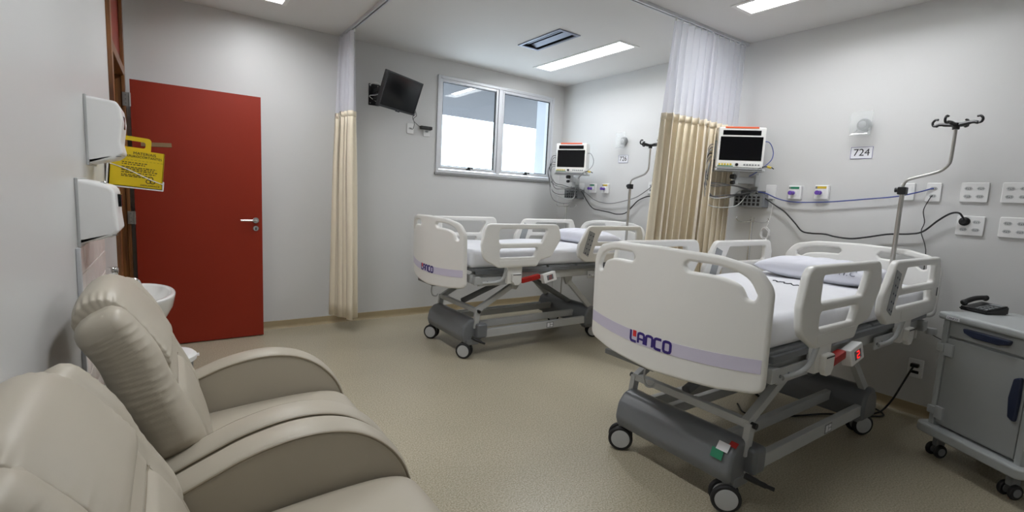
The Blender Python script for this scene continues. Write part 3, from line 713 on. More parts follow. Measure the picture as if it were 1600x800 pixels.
# ================================================================== patient monitors
def monitor(c, yaw, wy, far, lab, seed):
    """c: centre of the front face; wy: y on the wall where the arm is fixed"""
    rnd = random.Random(seed)
    wdt, hgt = .37, .335
    e = empty('patient_monitor', c, yaw, lab, 'monitor', 'patient monitors')
    obj('body', box(B(), -wdt/2, wdt/2, 0, .13, -hgt/2, hgt/2, .012, 3), warm_pl, e, 40, True)
    obj('alarm_bar', box(B(), -wdt/2+.05, wdt/2-.06, -.004, .05, hgt/2-.011, hgt/2+.003, .003), orange, e)
    obj('alarm_band', box(B(), -wdt/2+.035, wdt/2-.04, -.003, .01, hgt/2-.066, hgt/2-.026, .002), screen_m, e)
    obj('screen', box(B(), -wdt/2+.02, wdt/2-.02, -.003, .01, -hgt/2+.062, hgt/2-.078, .003), screen_m, e)
    cp = obj('control_strip', box(B(), -wdt/2+.008, wdt/2-.008, -.004, .01, -hgt/2+.008, -hgt/2+.05, .003), warm_pl, e)
    bm = B()
    for k in range(5): box(bm, -.165+k*.022, -.150+k*.022, -.007, -.003, -hgt/2+.02, -hgt/2+.036, .002)
    obj('key', bm, yellowp, cp)
    obj('connector', box(B(), -.172, -.05, -.006, -.003, -hgt/2+.012, -hgt/2+.018), green, cp)
    obj('dial', lathe(B(), [(.001, -.016), (.011, -.016), (.013, -.004), (.001, -.004)], (-.022, 0, -hgt/2+.028), 'y', 16), black, cp)
    bm = B()
    for k in range(6): box(bm, .03+k*.022, .045+k*.022, -.0065, -.003, -hgt/2+.022, -hgt/2+.034, .002)
    obj('button', bm, mgrey, cp)
    obj('side_connectors', box(B(), -wdt/2-.012, -wdt/2+.004, .03, .11, -.10, .06, .004), mgrey, e)
    obj('tray', box(B(), -wdt/2-.005, wdt/2+.012, -.015, .15, -hgt/2-.026, -hgt/2-.004, .005), lgrey, e)
    bm = B(); box(bm, -wdt/2+.01, wdt/2-.01, -.018, -.012, -hgt/2-.016, -hgt/2-.010)
    obj('tray_slot', bm, black, e)
    # wall arm, in world coordinates
    cx, cy, cz = c; Rm = Matrix.Rotation(yaw, 4, 'Z')
    jt = Vector(c)+Rm @ Vector((0.0, .07, -hgt/2-.028))
    a = empty('swing_bracket', (XR, wy, 1.60), 0, 'white jointed wall arm under the ' + far + ' monitor', 'wall arm', 'monitor arms')
    L = lambda p: Vector(p)-Vector((XR, wy, 1.60))
    obj('wall_rail', box(B(), -.022, 0, -.03, .03, -.18, .16, .003), lgrey, a)
    j1 = Vector((XR-.05, wy, 1.60)); j2 = Vector((jt.x, jt.y, 1.60))
    bm = B(); box(bm, -.075, -.02, -.035, .035, -.05, .05, .005); bar(bm, L(j1), L(j2), .05, .055, .006)
    obj('arm_link', bm, lgrey, a)
    obj('swivel', rod(B(), L((jt.x, jt.y, 1.565)), L((jt.x, jt.y, cz-hgt/2-.026)), .022, 16), lgrey, a)
    pk = L(Vector((jt.x, jt.y, 1.625))+Rm @ Vector((-.03, -.03, 0)))
    obj('clamp_knob', lathe(B(), [(.001, -.02), (.02, -.02), (.022, 0), (.02, .02), (.001, .02)], pk, 'y', 14), black, a)
    obj('clamp_knob', lathe(B(), [(.001, -.014), (.016, -.014), (.018, 0), (.016, .014), (.001, .014)], pk-Vector((0, 0, .05)), 'y', 14), black, a)
    # cable basket on the wall below
    by0, bz0 = wy+.0, 1.378
    bs = empty('cable_basket', (XR-.10, by0, bz0), RZ, 'grey perforated cable basket under the ' + far + ' monitor', 'basket', 'cable baskets')
    bw2, bh = .128, .112
    holes = [[(x0, z0), (x0+.026, z0), (x0+.026, z0+.023), (x0, z0+.023)] for x0 in [-.115+.0385*i for i in range(4)]+[-.115+.0385*4, -.115+.0385*5] for z0 in (.012, .044, .076)]
    obj('front_panel', prism([(-bw2, 0), (bw2, 0), (bw2, bh), (-bw2, bh)], holes, .004, 0, fn=lambda p, q, k: (p, k, q)), mgrey, bs)
    bm = B(); box(bm, -bw2, -bw2+.003, 0, .10, 0, bh); box(bm, bw2-.003, bw2, 0, .10, 0, bh); box(bm, -bw2, bw2, 0, .10, 0, .003); box(bm, -bw2, bw2, .096, .099, 0, bh+.03)
    obj('basket_shell', bm, mgrey, bs)
    box_in = obj('stored_module', box(B(), -bw2+.02, bw2-.03, .012, .09, .006, bh-.02, .004), black, bs)
    # cable loops hanging off the monitor
    cb = empty('monitor_cables', c, yaw, 'tangle of grey leads hanging from the ' + far + ' monitor', 'cables', 'monitor leads')
    bsL = Rm.inverted() @ (Vector((XR-.05, by0, bz0+bh+.02))-Vector(c))
    for k in range(7):
        sx = -wdt/2-.008; z0 = .03-.025*k; dp = rnd.uniform(.22, .42); wd = rnd.uniform(.03, .10)
        end = bsL+Vector((rnd.uniform(-.06, .06), rnd.uniform(-.02, .02), rnd.uniform(-.02, .03)))
        pts_ = [(sx, .05+.01*k, z0), (sx-wd*.7, .04, z0-.02), (sx-wd, .05, z0-dp*.5), (sx-wd*.2, .07, z0-dp), (sx+.09+.02*k, .09, z0-dp-.02+rnd.uniform(-.03, .03)), tuple(end)]
        obj('lead', tube(B(), spline(pts_, 10), rnd.choice((.0035, .004, .005)), 6), (greyc, greyc, lgrey, black)[k % 4], cb)
    x1 = wdt/2
    obj('lead', tube(B(), spline([(x1-.01, .05, .06), (x1+.04, .04, .05), (x1+.075, .04, -.02), (x1+.065, .03, -.09), (x1+.01, .02, -.15), (x1-.05, .0, -.2), (x1-.09, .03, -.23)], 8), .0035, 6), (greyc if far == 'far' else bluec), cb)
    obj('lead', tube(B(), spline([(x1-.06, .03, -.19), (x1-.01, .0, -.155), (x1+.05, .0, -.15), (x1+.085, .01, -.165)], 8), .0045, 6), black, cb)
    obj('lead_plug', tube(B(), [(x1+.03, -.004, -.15), (x1+.06, -.004, -.157)], .009, 8), yellowp, cb)
monitor((3.895, 2.302, 1.862), math.radians(-47), 2.31, 'near', 'white patient monitor with orange bar hung before the drawn curtain', 11)
monitor((3.80, 4.31, 1.842), math.radians(-60), 4.60, 'far', 'white patient monitor with orange bar beside the window', 12)

# short drip stands behind the beds
def drip_stand(x, y, h, lab):
    e = empty('drip_stand', (x, y, 0), 0, lab, 'drip stand', 'chrome drip stands')
    obj('pole', rod(B(), (0, 0, .08), (0, 0, h), .010, 12), chrome, e)
    for k in range(4):
        a = k*PI/2+.6; c, s = math.cos(a), math.sin(a)
        obj('hook', tube(B(), spline([(0, 0, h-.005), (.05*c, .05*s, h-.012), (.10*c, .10*s, h-.01), (.125*c, .125*s, h+.01), (.118*c, .118*s, h+.028)], 5), .0035, 8), chrome, e)
    for k in range(5):
        a = k*2*PI/5+.3; c, s = math.cos(a), math.sin(a)
        l = obj('base_leg', tube(B(), [(0, 0, .10), (.06*c, .06*s, .085), (.13*c, .13*s, .055)], .010, 8), chrome, e)
        obj('castor', lathe(B(), [(.001, -.012), (.024, -.012), (.024, .012), (.001, .012)], (.13*c, .13*s, .024), 'y', 14), rubber, l)
drip_stand(4.03, 2.215, 1.262, 'short chrome drip stand below the near monitor basket')
drip_stand(4.03, 4.60, 1.285, 'short chrome drip stand below the far monitor basket')

# ================================================================== hospital beds
def bed(cx, cy, fgap, hgap, lab, which):
    e = empty('hospital_bed', (cx, cy, 0), 0, lab, 'hospital bed', 'white hospital beds')
    cuts = [k*.04 for k in range(-12, 13)]
    hw = .482
    # end boards: p across, q up, bent outwards in plan
    def board(sign, u_edge, bulge, z0, z1, name):
        fn = lambda p, q, k: (sign*(u_edge+bulge*(1-(p/hw)**2))+k+sign*.018*((q-z0)/(z1-z0))**2, p, q)
        sh = [(-hw, z0+.03), (-.30, z0+.004), (0, z0-.012), (.30, z0+.004), (hw, z0+.03), (hw, z1-.115), (.425, z1-.035), (.28, z1-.004), (0, z1+.004), (-.28, z1-.004), (-.425, z1-.035), (-hw, z1-.115)]
        out = rpoly(sh, [.05, .3, .3, .3, .05, .10, .10, .3, .3, .3, .10, .10], 6)
        holes = []
        for s in (-1, 1):
            ctr = spline([(s*.155, z1-.066, 0), (s*.29, z1-.070, 0), (s*.375, z1-.098, 0), (s*.412, z1-.155, 0)] if name == 'footboard' else [(s*.13, z1-.062, 0), (s*.25, z1-.066, 0), (s*.34, z1-.082, 0), (s*.385, z1-.11, 0)], 5)
            L, R = [], []
            for i, p in enumerate(ctr):
                t = (ctr[min(i+1, len(ctr)-1)]-ctr[max(i-1, 0)]).normalized(); n = Vector((-t.y, t.x, 0))*.021
                L.append(p+n); R.append(p-n)
            t1 = (ctr[-1]-ctr[-2]).normalized(); t0 = (ctr[0]-ctr[1]).normalized()
            lp = L+[ctr[-1]+t1*.02]+R[::-1]+[ctr[0]+t0*.02]
            holes.append(rpoly([(p.x, p.y) for p in lp], .012, 2))
        bd = obj(name, prism(out, holes, .034, .013, 3, fn, cuts), warm_pl, e, 50, True)
        # raised lip below each grip
        return bd, fn
    fb, ff = board(-1, 1.075, .085, .600, 1.172, 'footboard')
    hb, hf = board(1, .99, .050, .70, 1.150, 'headboard')
    face = lambda off: (lambda p, q, k: (lambda v: (v[0]-.0175-off-k, v[1], v[2]))(ff(p, q, 0)))
    zb = lambda p: .700+.022*(p/hw)**2-.006
    sb_ = prism([(-hw+.012+i*(2*hw-.024)/24, zb(-hw+.012+i*(2*hw-.024)/24)) for i in range(25)]+[(hw-.012-i*(2*hw-.024)/24, zb(hw-.012-i*(2*hw-.024)/24)+.058) for i in range(25)], [], .003, .0, fn=face(0), cuts=cuts)
    obj('stripe', sb_, stripe_m, fb)
    # maker's name in rounded square letters (p runs right to left as seen, so mirror)
    S = .048; lw = .0125; adv = .049; x0 = .13
    fl = lambda i: (lambda p, q, k: face(.002)(x0-(i*adv+p), q, k))
    zl = .702; w_ = .036
    def R2(pts, r=.012): return [Vector(p) for p in pts]
    bm = B()
    c_ = .010
    Ls = [[(0, S*1.08), (0, c_), (c_*.3, c_*.3), (c_, 0), (w_, 0)],
          [(0, 0), (0, S-c_), (c_*.3, S-c_*.3), (c_, S), (w_-c_, S), (w_-c_*.3, S-c_*.3), (w_, S-c_), (w_, 0)],
          [(0, 0), (0, S-c_), (c_*.3, S-c_*.3), (c_, S), (w_-c_, S), (w_-c_*.3, S-c_*.3), (w_, S-c_), (w_, 0)],
          [(w_, S), (c_, S), (c_*.3, S-c_*.3), (0, S-c_), (0, c_), (c_*.3, c_*.3), (c_, 0), (w_, 0)],
          [(c_, 0), (w_-c_, 0), (w_-c_*.3, c_*.3), (w_, c_), (w_, S-c_), (w_-c_*.3, S-c_*.3), (w_-c_, S), (c_, S), (c_*.3, S-c_*.3), (0, S-c_), (0, c_), (c_*.3, c_*.3)]]
    for i, l in enumerate(Ls):
        ribbon(bm, [(p, q+zl) for p, q in l], lw, i == 4, fl(i), .0008)
    ribbon(bm, [(0, S*.42+zl), (w_, S*.42+zl)], lw*.8, False, fl(1), .0009)
    obj('logo', bm, logo_m, fb)
    bm = B(); ribbon(bm, [(.025, S*.50+zl), (.025, S*1.12+zl)], .021, False, fl(0), .0009); obj('logo_dot', bm, logo_r, fb)
    # deck, frame
    for u0, u1 in ((-.98, -.52), (-.50, -.22), (-.20, .12), (.14, .96)):
        obj('deck_panel', box(B(), u0, u1, -.43, .43, .748, .772, .008), mgrey, e)
    for s in (-1, 1):
        obj('side_frame', box(B(), -1.0, 1.0, s*.40-.02, s*.40+.02, .655, .725, .006), lgrey, e)
        obj('deck_rail', box(B(), -.96, .96, s*.435-.012, s*.435+.012, .725, .757, .004), dgrey, e)
        obj('board_post', box(B(), .985, 1.02, s*.38-.02, s*.38+.02, .57, .84, .006), warm_pl, e)
        obj('board_post', box(B(), -1.075, -1.03, s*.33-.02, s*.33+.02, .60, .80, .006), lgrey, e)
        obj('bumper', lathe(B(), [(.001, 0), (.03, 0), (.034, .02), (.03, .04), (.001, .04)], (1.0, s*.47, .62), 'z', 18), lgrey, e)
        for u in (-.95, .93): obj('end_bracket', box(B(), u-.03, u+.03, s*.43-.03, s*.43+.03, .645, .71, .006), lgrey, e)
    for u in (-.98, -.45, .10, .96):
        obj('cross_member', box(B(), u-.02, u+.02, -.40, .40, .665, .715, .005), lgrey, e)
    # drawer rail with hooks below the foot
    bm = B(); box(bm, -1.10, -1.06, .04, .36, .555, .582, .004); obj('foot_rail', bm, mgrey, e)
    obj('rail_plate', box(B(), -1.06, -.98, .06, .34, .582, .592, .003), lgrey, e)
    obj('bag_hook', tube(B(), spline([(-1.08, .10, .56), (-1.085, .10, .50), (-1.075, .09, .465), (-1.05, .075, .46), (-1.035, .07, .48)], 6), .006, 8), lgrey, e)
    # base covers
    for u, nm in ((-.905, 0), (.44, 1)):
        prof = rpoly([(-.085, .135), (.092, .135), (.10, .23), (.075, .305), (.015, .333), (-.045, .322), (-.09, .27), (-.105, .19)], [.02, .02, .05, .06, .06, .06, .06, .06], 5)
        sg = 1 if nm == 0 else -1
        c = obj('base_cover', prism([(sg*p, q) for p, q in prof], [], .68 if nm == 0 else .76, .022, 4, fn=lambda p, q, k: (u+p, k*1.0, q)), dgrey, e, 40, True)
        for s in (-1, 1):
            if nm == 0: obj('cover_end', box(B(), u+sg*.015, u+sg*.115, s*.345-.045, s*.345+.045, .17, .295, .02, 3), dgrey, c)
            obj('castor_housing', box(B(), u-.06, u+.06, s*.315-.03, s*.315+.03, .11, .16, .008), mgrey, c)
        # twin-wheel castors
        for s in (-1, 1):
            wz, wr = .066, .066; uc = -.955 if nm == 0 else .525
            for k in (-1, 1):
                RM = Matrix.Translation((uc, s*.315, 0)) @ Matrix.Rotation(math.radians(-48 if nm == 0 else -30), 4, 'Z')
                bm = lathe(B(), [(.03, -.011), (wr-.006, -.011), (wr, -.005), (wr, .005), (wr-.006, .011), (.03, .011)], (-.012, k*.028, wz), 'y', 32); bm.transform(RM)
                w2 = obj('castor_wheel', bm, rubber, e)
                bm = lathe(B(), [(.001, -.013), (.045, -.013), (.050, -.011), (.050, .011), (.045, .013), (.001, .013)], (-.012, k*.028, wz), 'y', 32); bm.transform(RM)
                obj('hub_cap', bm, lgrey, w2)
            obj('castor_fork', tube(B(), spline([(uc-.01, s*.315, .05), (uc-.01, s*.315, .09), (uc, s*.315, .15)], 4), .017, 12), mgrey, e)
    # brake pedal, stickers on the foot cover
    obj('brake_pedal', tube(B(), spline([(-.93, -.37, .185), (-.905, -.41, .170), (-.885, -.44, .16), (-.865, -.47, .152)], 4), [.014]*5+[.012]*4+[.009]*4, 10), black, e)
    if which == 'near':
        stM = Matrix.Translation((-1.001, -.27, .262)) @ Matrix.Rotation(math.radians(22), 4, 'Y')
        obj('sticker', box(B(), -.0012, .0012, -.028, .028, -.022, .022, M=stM), green, e)
        stM = Matrix.Translation((-.985, -.28, .297)) @ Matrix.Rotation(math.radians(38), 4, 'Y')
        obj('sticker', box(B(), -.0012, .0012, -.035, .02, -.02, .02, M=stM), paper, e)
        stM = Matrix.Translation((-.962, -.305, .3175)) @ Matrix.Rotation(math.radians(55), 4, 'Y')
        obj('sticker', box(B(), -.0012, .0012, -.035, .0, -.016, .012, M=stM), red_pl, e)
    # base rails
    for s in (-1, 1):
        br = obj('base_rail', box(B(), -.885, .47, s*.345-.018, s*.345+.018, .165, .235, .006), lgrey, e)
        obj('base_rail', box(B(), -.885, .46, s*.175-.018, s*.175+.018, .205, .265, .006), lgrey, e)
        if s < 0:
            st = obj('rail_label', box(B(), -.13, -.05, -.3645, -.3628, .175, .225), mgrey, br)
            bm = B()
            for a0, a1, b0, b1 in ((-.122, -.095, .181, .219), (-.088, -.058, .181, .197), (-.088, -.058, .203, .219)): box(bm, a0, a1, -.3655, -.3643, b0, b1)
            obj('rail_print', bm, paper, br)
    # lifting linkage
    for s in (-1, 1):
        y = s*.335
        a = obj('lift_lever', bar(B(), (-.885, y, .25), (-.865, y, .40), .03, .045), lgrey, e)
        obj('pivot_bolt', rod(B(), (-.865, y-.03, .395), (-.865, y+.03, .395), .014, 12), black, a)
        a = obj('lift_link', bar(B(), (-.875, y*.95, .395), (-.50, y*.95, .60), .035, .045), lgrey, e)
        obj('frame_lug', prism(rpoly([(-.545, .67), (-.445, .67), (-.465, .58), (-.49, .555), (-.515, .565), (-.535, .60)], .012, 3), [], .03, .003, 1, fn=lambda p, q, k: (p, y+k, q)), lgrey, e)
        a = obj('lift_link', bar(B(), (.50, y, .25), (.12, y, .60), .035, .045), lgrey, e)
        obj('pivot_bolt', rod(B(), (.475, y-.03, .27), (.475, y+.03, .27), .013, 12), steel, a)
        obj('pivot_plate', prism(rpoly([(.43, .20), (.53, .20), (.53, .27), (.50, .315), (.46, .315), (.43, .27)], .012, 3), [], .014, .002, 1, fn=lambda p, q, k: (p, y+s*.026+k, q)), lgrey, e)
        obj('frame_lug', prism(rpoly([(.05, .67), (.17, .67), (.155, .585), (.13, .56), (.10, .565), (.08, .60)], .012, 3), [], .03, .003, 1, fn=lambda p, q, k: (p, y+k, q)), lgrey, e)
    obj('torsion_tube', box(B(), -.885, -.845, -.34, .34, .375, .415, .006), lgrey, e)
    obj('actuator', rod(B(), (-.80, .05, .40), (-.20, .05, .62), .026, 16), mgrey, e)
    obj('actuator', rod(B(), (.44, -.05, .30), (-.15, -.05, .62), .026, 16), mgrey, e)
    # side rails
    def rail(name, u0, s, out, holes, pad):
        y = s*.505
        fn = lambda p, q, k: (u0+p, y+k, q)
        r = obj(name, prism(out, holes, .036, .012, 3, fn), warm_pl, e, 45, True)
        obj('rail_pad', prism(rpoly(pad, .014, 4), [], .006, .002, 1, fn=lambda p, q, k: (u0+p, y+s*.0175+k, q)), warm_pl, r)
        return r
    fo = rpoly([(.035, 1.145), (.775, 1.145), (.815, 1.02), (.71, .862), (.59, .838), (.56, .785), (.17, .785), (.02, .86), (.0, .98)], [.075, .06, .07, .05, .02, .03, .06, .10, .06], 6)
    fh = [rpoly([(.165, 1.102), (.665, 1.102), (.60, .985), (.165, .985)], .022, 4), rpoly([(.175, .945), (.565, .945), (.525, .87), (.175, .87)], .022, 4)]
    ho = rpoly([(.13, 1.135), (.83, 1.135), (.87, 1.05), (.87, .86), (.85, .80), (.45, .785), (.10, .80), (.0, .86), (.01, .96)], [.07, .05, .05, .04, .04, .06, .05, .07, .08], 6)
    hh = [rpoly([(.29, 1.092), (.775, 1.092), (.77, .985), (.23, .985)], .022, 4), rpoly([(.215, .945), (.76, .945), (.76, .88), (.185, .88)], .02, 4)]
    for s in (-1, 1):
        rail('foot_side_rail', fgap, s, fo, fh, [(.16, .848), (.56, .848), (.535, .80), (.18, .80)])
        hr = rail('head_side_rail', hgap, s, ho, hh, [(.28, .865), (.78, .865), (.78, .81), (.28, .81)])
        for f in (-1, 1):
            yk = s*.505+f*.0195
            kp = obj('keypad', prism([(hgap+.125, 1.09), (hgap+.195, 1.065), (hgap+.125, .85), (hgap+.06, .885)], [], .004, .001, 1, fn=lambda p, q, k: (p, yk+k, q)), keypad_m, hr)
            if s == f:
                bm = B()
                for r in range(5):
                    for c in range(2):
                        px_ = hgap+.085+r*.0135+c*.034; pz = .885+r*.041-c*.012
                        rod(bm, (px_, yk+f*.001, pz), (px_, yk+f*.0035, pz), .006, 8)
                obj('key', bm, navy, kp)
        if which == 'near' and s < 0:
            obj('sticker', box(B(), hgap+.835, hgap+.85, -.5245, -.522, .90, .95), black, hr)
        # brackets, latch and swing arm below each rail
        for u in (fgap+.36, hgap+.55):
            obj('rail_bracket', box(B(), u-.075, u+.075, s*.46-.022, s*.46+.022, .64, .79, .008), warm_pl, e)
            lt = obj('latch', prism(rpoly([(u-.04, .73), (u+.05, .73), (u+.05, .66), (u+.025, .63), (u-.015, .63), (u-.04, .66)], .015, 4), [], .03, .006, 2, fn=lambda p, q, k: (p, s*.495+k, q)), warm_pl, e)
            obj('latch_slot', box(B(), u-.036, u+.044, s*.511-.001, s*.511+.001, .716, .722), black, lt)
            obj('swing_arm', tube(B(), spline([(u-.30, s*.45, .655), (u-.16, s*.46, .66), (u-.11, s*.475, .70), (u-.10, s*.49, .78)], 6), .012, 10), lgrey, e)
            obj('swing_plate', box(B(), u-.34, u-.06, s*.445-.006, s*.445+.006, .63, .70, .005), lgrey, e)
            bm = B()
            for du in (-.32, -.25): rod(bm, (u+du, s*.454, .665), (u+du, s*.447, .665), .008, 8)
            obj('bolt', bm, mgrey, e)
    # emergency lever and height display on the outer side
    M1 = Matrix.Translation((-.43, -.465, .672)) @ Matrix.Rotation(math.radians(-9), 4, 'Y')
    obj('release_lever', box(B(), -.10, .10, -.022, .022, -.022, .022, .010, M=M1), red_pl, e)
    M2 = Matrix.Translation((-.235, -.475, .675)) @ Matrix.Rotation(math.radians(-12), 4, 'Y') @ Matrix.Rotation(math.radians(-8), 4, 'X')
    dp = obj('display_box', box(B(), -.07, .07, -.025, .025, -.042, .042, .008, M=M2), white_pl, e)
    obj('display_window', box(B(), -.034, .034, -.0268, -.024, -.022, .022, .001, M=M2), dgrey, dp)
    bm = B()
    for a0, a1, b0, b1 in ((-.012, .012, .014, .018), (.010, .014, .0, .016), (-.012, .012, -.002, .002), (-.014, -.010, -.016, 0), (-.012, .012, -.018, -.014)):
        box(bm, a0, a1, -.0282, -.0265, b0, b1, M=M2)
    obj('display_digit', bm, led_m if which == 'near' else red_pl, dp)
    return e
NB = (2.985, 1.405); FB = (2.945, 3.745)
bed(*NB, -.935, -.075, 'white hospital bed beside the grey cabinet, the nearer of the two', 'near')
bed(*FB, -.965, .055, 'white hospital bed under the window, the farther of the two', 'far')

def mattress(c, lab):
    cx, cy = c; n = 40; rings = []
    L0, L1, hw = -1.0, .95, .425
    e = empty('mattress', (cx, cy, .772), 0, lab, 'mattress', 'white sheeted mattresses')
    bm = B()
    box(bm, L0, L1, -hw, hw, 0, .15, .04, 5)
    bmesh.ops.subdivide_edges(bm, edges=[x for x in bm.edges if x.calc_length() > .3], cuts=24, use_grid_fill=True)
    rnd = random.Random(cx*7)
    for v in bm.verts:
        x, y, z = v.co
        if z > .105: v.co.z += .004*math.sin(9*x+3*y)+.003*math.sin(17*y+5*x)
        elif z > .02: v.co.y += math.copysign(.004*math.sin(14*x)+.003*math.sin(31*x+1), y)*(.15-z)/.15
    obj('sheet', bm, sheet_m, e, 60)
    return e
def pillow(c, lab, tilt, txt):
    e = empty('pillow', c, 0, lab, 'pillow', 'white pillows', rot=(0, tilt, 0))
    a, b, h = .20, .355, .076
    rings = []; n, m = 32, 48
    bm = B(); grid = []
    for top in (1, -1):
        rows = []
        for i in range(n+1):
            row = []
            for j in range(m+1):
                s, t = -1+2*i/n, -1+2*j/m
                f = max(0, (1-abs(s)**2.6))*max(0, (1-abs(t)**2.8))
                pinch = 1-.05*(1-abs(t)**2) * abs(s)**6-.0
                x = a*s*(1-.06*(1-t*t)*abs(s)**4); y = b*t*(1-.05*(1-s*s)*abs(t)**4)
                wr = .004*math.sin(11*s+6*t)*f+.003*math.sin(23*t+9*s)*f
                row.append(bm.verts.new((x, y, h+top*h*(f**.42)*(1 if top > 0 else .95)+(wr if top > 0 else 0))))
            rows.append(row)
        for i in range(n):
            for j in range(m):
                q = (rows[i][j], rows[i+1][j], rows[i+1][j+1], rows[i][j+1]); bm.faces.new(q if top > 0 else q[::-1])
    bmesh.ops.remove_doubles(bm, verts=bm.verts[:], dist=1e-4)
    obj('pillowcase', bm, pillow_m, e, 70)
    if txt:
        def onp(p, q, k):
            y = -.215-p; t = y/b; tf = 1-abs(t)**2.8
            g = min(.97, max(.03, .32+q/h)); f = min(g**(1/.42), tf*.98)
            return (-a*(1-f/tf)**(1/2.6)-.0025-k, y, h+h*g)
        obj('printed_initials', text(B(), 'H.C', .048, onp, .0003, 1.2), mat('faded_ink', (110, 112, 128), .8), e)
    return e
nm_ = mattress(NB, 'white-sheeted mattress on the bed beside the grey cabinet')
mattress(FB, 'white-sheeted mattress on the bed under the window')
LNZ = lambda x, y: .1525+.004*math.sin(9*x+3*y)+.003*math.sin(17*y+5*x)
obj('embroidered_line', tube(B(), [(x_, y_, LNZ(x_, y_)) for x_, y_ in [(.05+.014*math.sin(k*.55)+.006*math.sin(k*1.3), .09-k*.004, ) for k in range(46)]], .003, 5), mat('grey_thread', (88, 88, 96), .8), nm_)
pillow((NB[0]+.49, NB[1]+.0, .910), 'white pillow with printed initials on the nearer bed', 0, True)
pillow((FB[0]+.60, FB[1], .910), 'plain white pillow on the bed under the window', 0, False)

# drip poles clamped at the head of each bed
def drip_pole(x, y, lab):
    e = empty('drip_pole', (x, y, .60), 0, lab, 'drip pole', 'bent drip poles on the beds')
    obj('socket', rod(B(), (0, 0, .0), (0, 0, .24), .018, 14), steel, e)
    obj('lower_tube', rod(B(), (0, 0, .05), (.0, .0, .94), .0135, 14), steel, e)
    obj('height_clamp', box(B(), -.024, .024, -.024, .024, .905, .955, .006), black, e)
    obj('clamp_screw', lathe(B(), [(.001, 0), (.014, 0), (.016, .02), (.001, .022)], (0, .022, .935), 'y', 12), black, e)
    path = [(0, 0, .93), (0, 0, .965), (0, -.012, .995), (0, -.045, 1.012), (0, -.15, 1.045), (0, -.185, 1.062), (0, -.213, 1.095), (0, -.222, 1.14), (0, -.222, 1.335)]
    obj('upper_tube', tube(B(), spline(path, 6), .0095, 12), steel, e)
    h = (0, -.222, 1.335)
    obj('hook_head', lathe(B(), [(.001, -.025), (.018, -.025), (.02, .012), (.001, .018)], h, 'z', 16), black, e)
    for k in range(4):
        a = math.radians(78+90*k); c, s = math.cos(a), math.sin(a)
        P = [(h[0]+c*d, h[1]+s*d, h[2]+z) for d, z in ((.0, .0), (.05, .008), (.085, .012), (.105, .006), (.122, .010), (.126, .028), (.114, .044), (.098, .044))]
        obj('hook', tube(B(), spline(P, 5), [.012]*8+[.010]*8+[.007]*20, 8), black, e)
drip_pole(3.975, 1.188, 'bent steel drip pole with black hooks at the nearer bed')
drip_pole(3.925, 3.495, 'bent steel drip pole at the bed under the window')

# ================================================================== bedside cabinet and telephone
CZ = math.radians(-119.56)
cb = empty('bedside_cabinet', (3.546, .751, 0), CZ, 'grey bedside cabinet on castors at the right edge', 'cabinet')
obj('carcass', box(B(), -.025, .415, .025, .43, .19, .805, .006), cabm, cb)
obj('top', box(B(), -.062, .45, -.022, .455, .800, .842, .014, 3), cabm, cb)
obj('corner_post', box(B(), -.045, -.012, .002, .045, .165, .80, .008), cabm, cb)
obj('corner_post', box(B(), .40, .433, .002, .045, .165, .80, .008), cabm, cb)
dw = obj('drawer', box(B(), -.008, .396, .006, .028, .712, .797, .004), cabd, cb)
hp = rpoly([(.075, .778), (.315, .778), (.305, .752), (.255, .738), (.135, .738), (.085, .752)], .012, 4)
obj('handle', prism(hp, [], .022, .006, 2, fn=lambda p, q, k: (p, -.004+k, q)), navy, dw)
dd = obj('door', box(B(), -.008, .396, .006, .028, .205, .700, .004), cabd, cb)
obj('handle', prism(rpoly([(.352, .60), (.385, .62), (.388, .50), (.384, .385), (.352, .405), (.342, .50)], .015, 4), [], .022, .006, 2, fn=lambda p, q, k: (p, -.004+k, q)), navy, dd)
for z in (.265, .632):
    hg = obj('hinge', box(B(), -.012, .035, -.006, .010, z-.036, z+.036, .004), cabm, cb)
    obj('hinge_knuckle', box(B(), -.052, -.012, -.010, .016, z-.018, z+.028, .005), cabm, hg)
base = rpoly([(-.085, -.045), (.47, -.045), (.47, .47), (-.085, .47)], .05, 6)
obj('bumper_base', prism(base, [], .055, .012, 3, fn=lambda p, q, k: (p, q, .160+k)), cabm, cb, 40, True)
obj('side_hook', tube(B(), spline([(-.062, .06, .79), (-.072, .05, .765), (-.072, .05, .735), (-.066, .06, .722), (-.058, .085, .735), (-.055, .09, .77)], 5), .008, 8), black, cb)
for x in (0, .385):
    for y in (.04, .385):
        fk = obj('castor_fork', box(B(), x-.018, x+.018, y-.02, y+.03, .06, .135, .006), mgrey, cb)
        for s in (-1, 1):
            w2 = obj('castor_wheel', lathe(B(), [(.001, -.010), (.034, -.010), (.038, -.005), (.038, .005), (.034, .010), (.001, .010)], (x+s*.024, y-.005, .038), 'x', 24), rubber, cb)
            obj('hub_cap', lathe(B(), [(.001, -.012), (.022, -.012), (.022, .012), (.001, .012)], (x+s*.024, y-.005, .038), 'x', 18), mgrey, w2)
tp = obj('name_plate', box(B(), -.010, .062, -.0235, -.021, .808, .826), paper, cb)
obj('name_print', text(B(), 'LANCO', .017, lambda p, q, k: (.026+p, -.024-k, .8165+q), .0003), navy, tp)

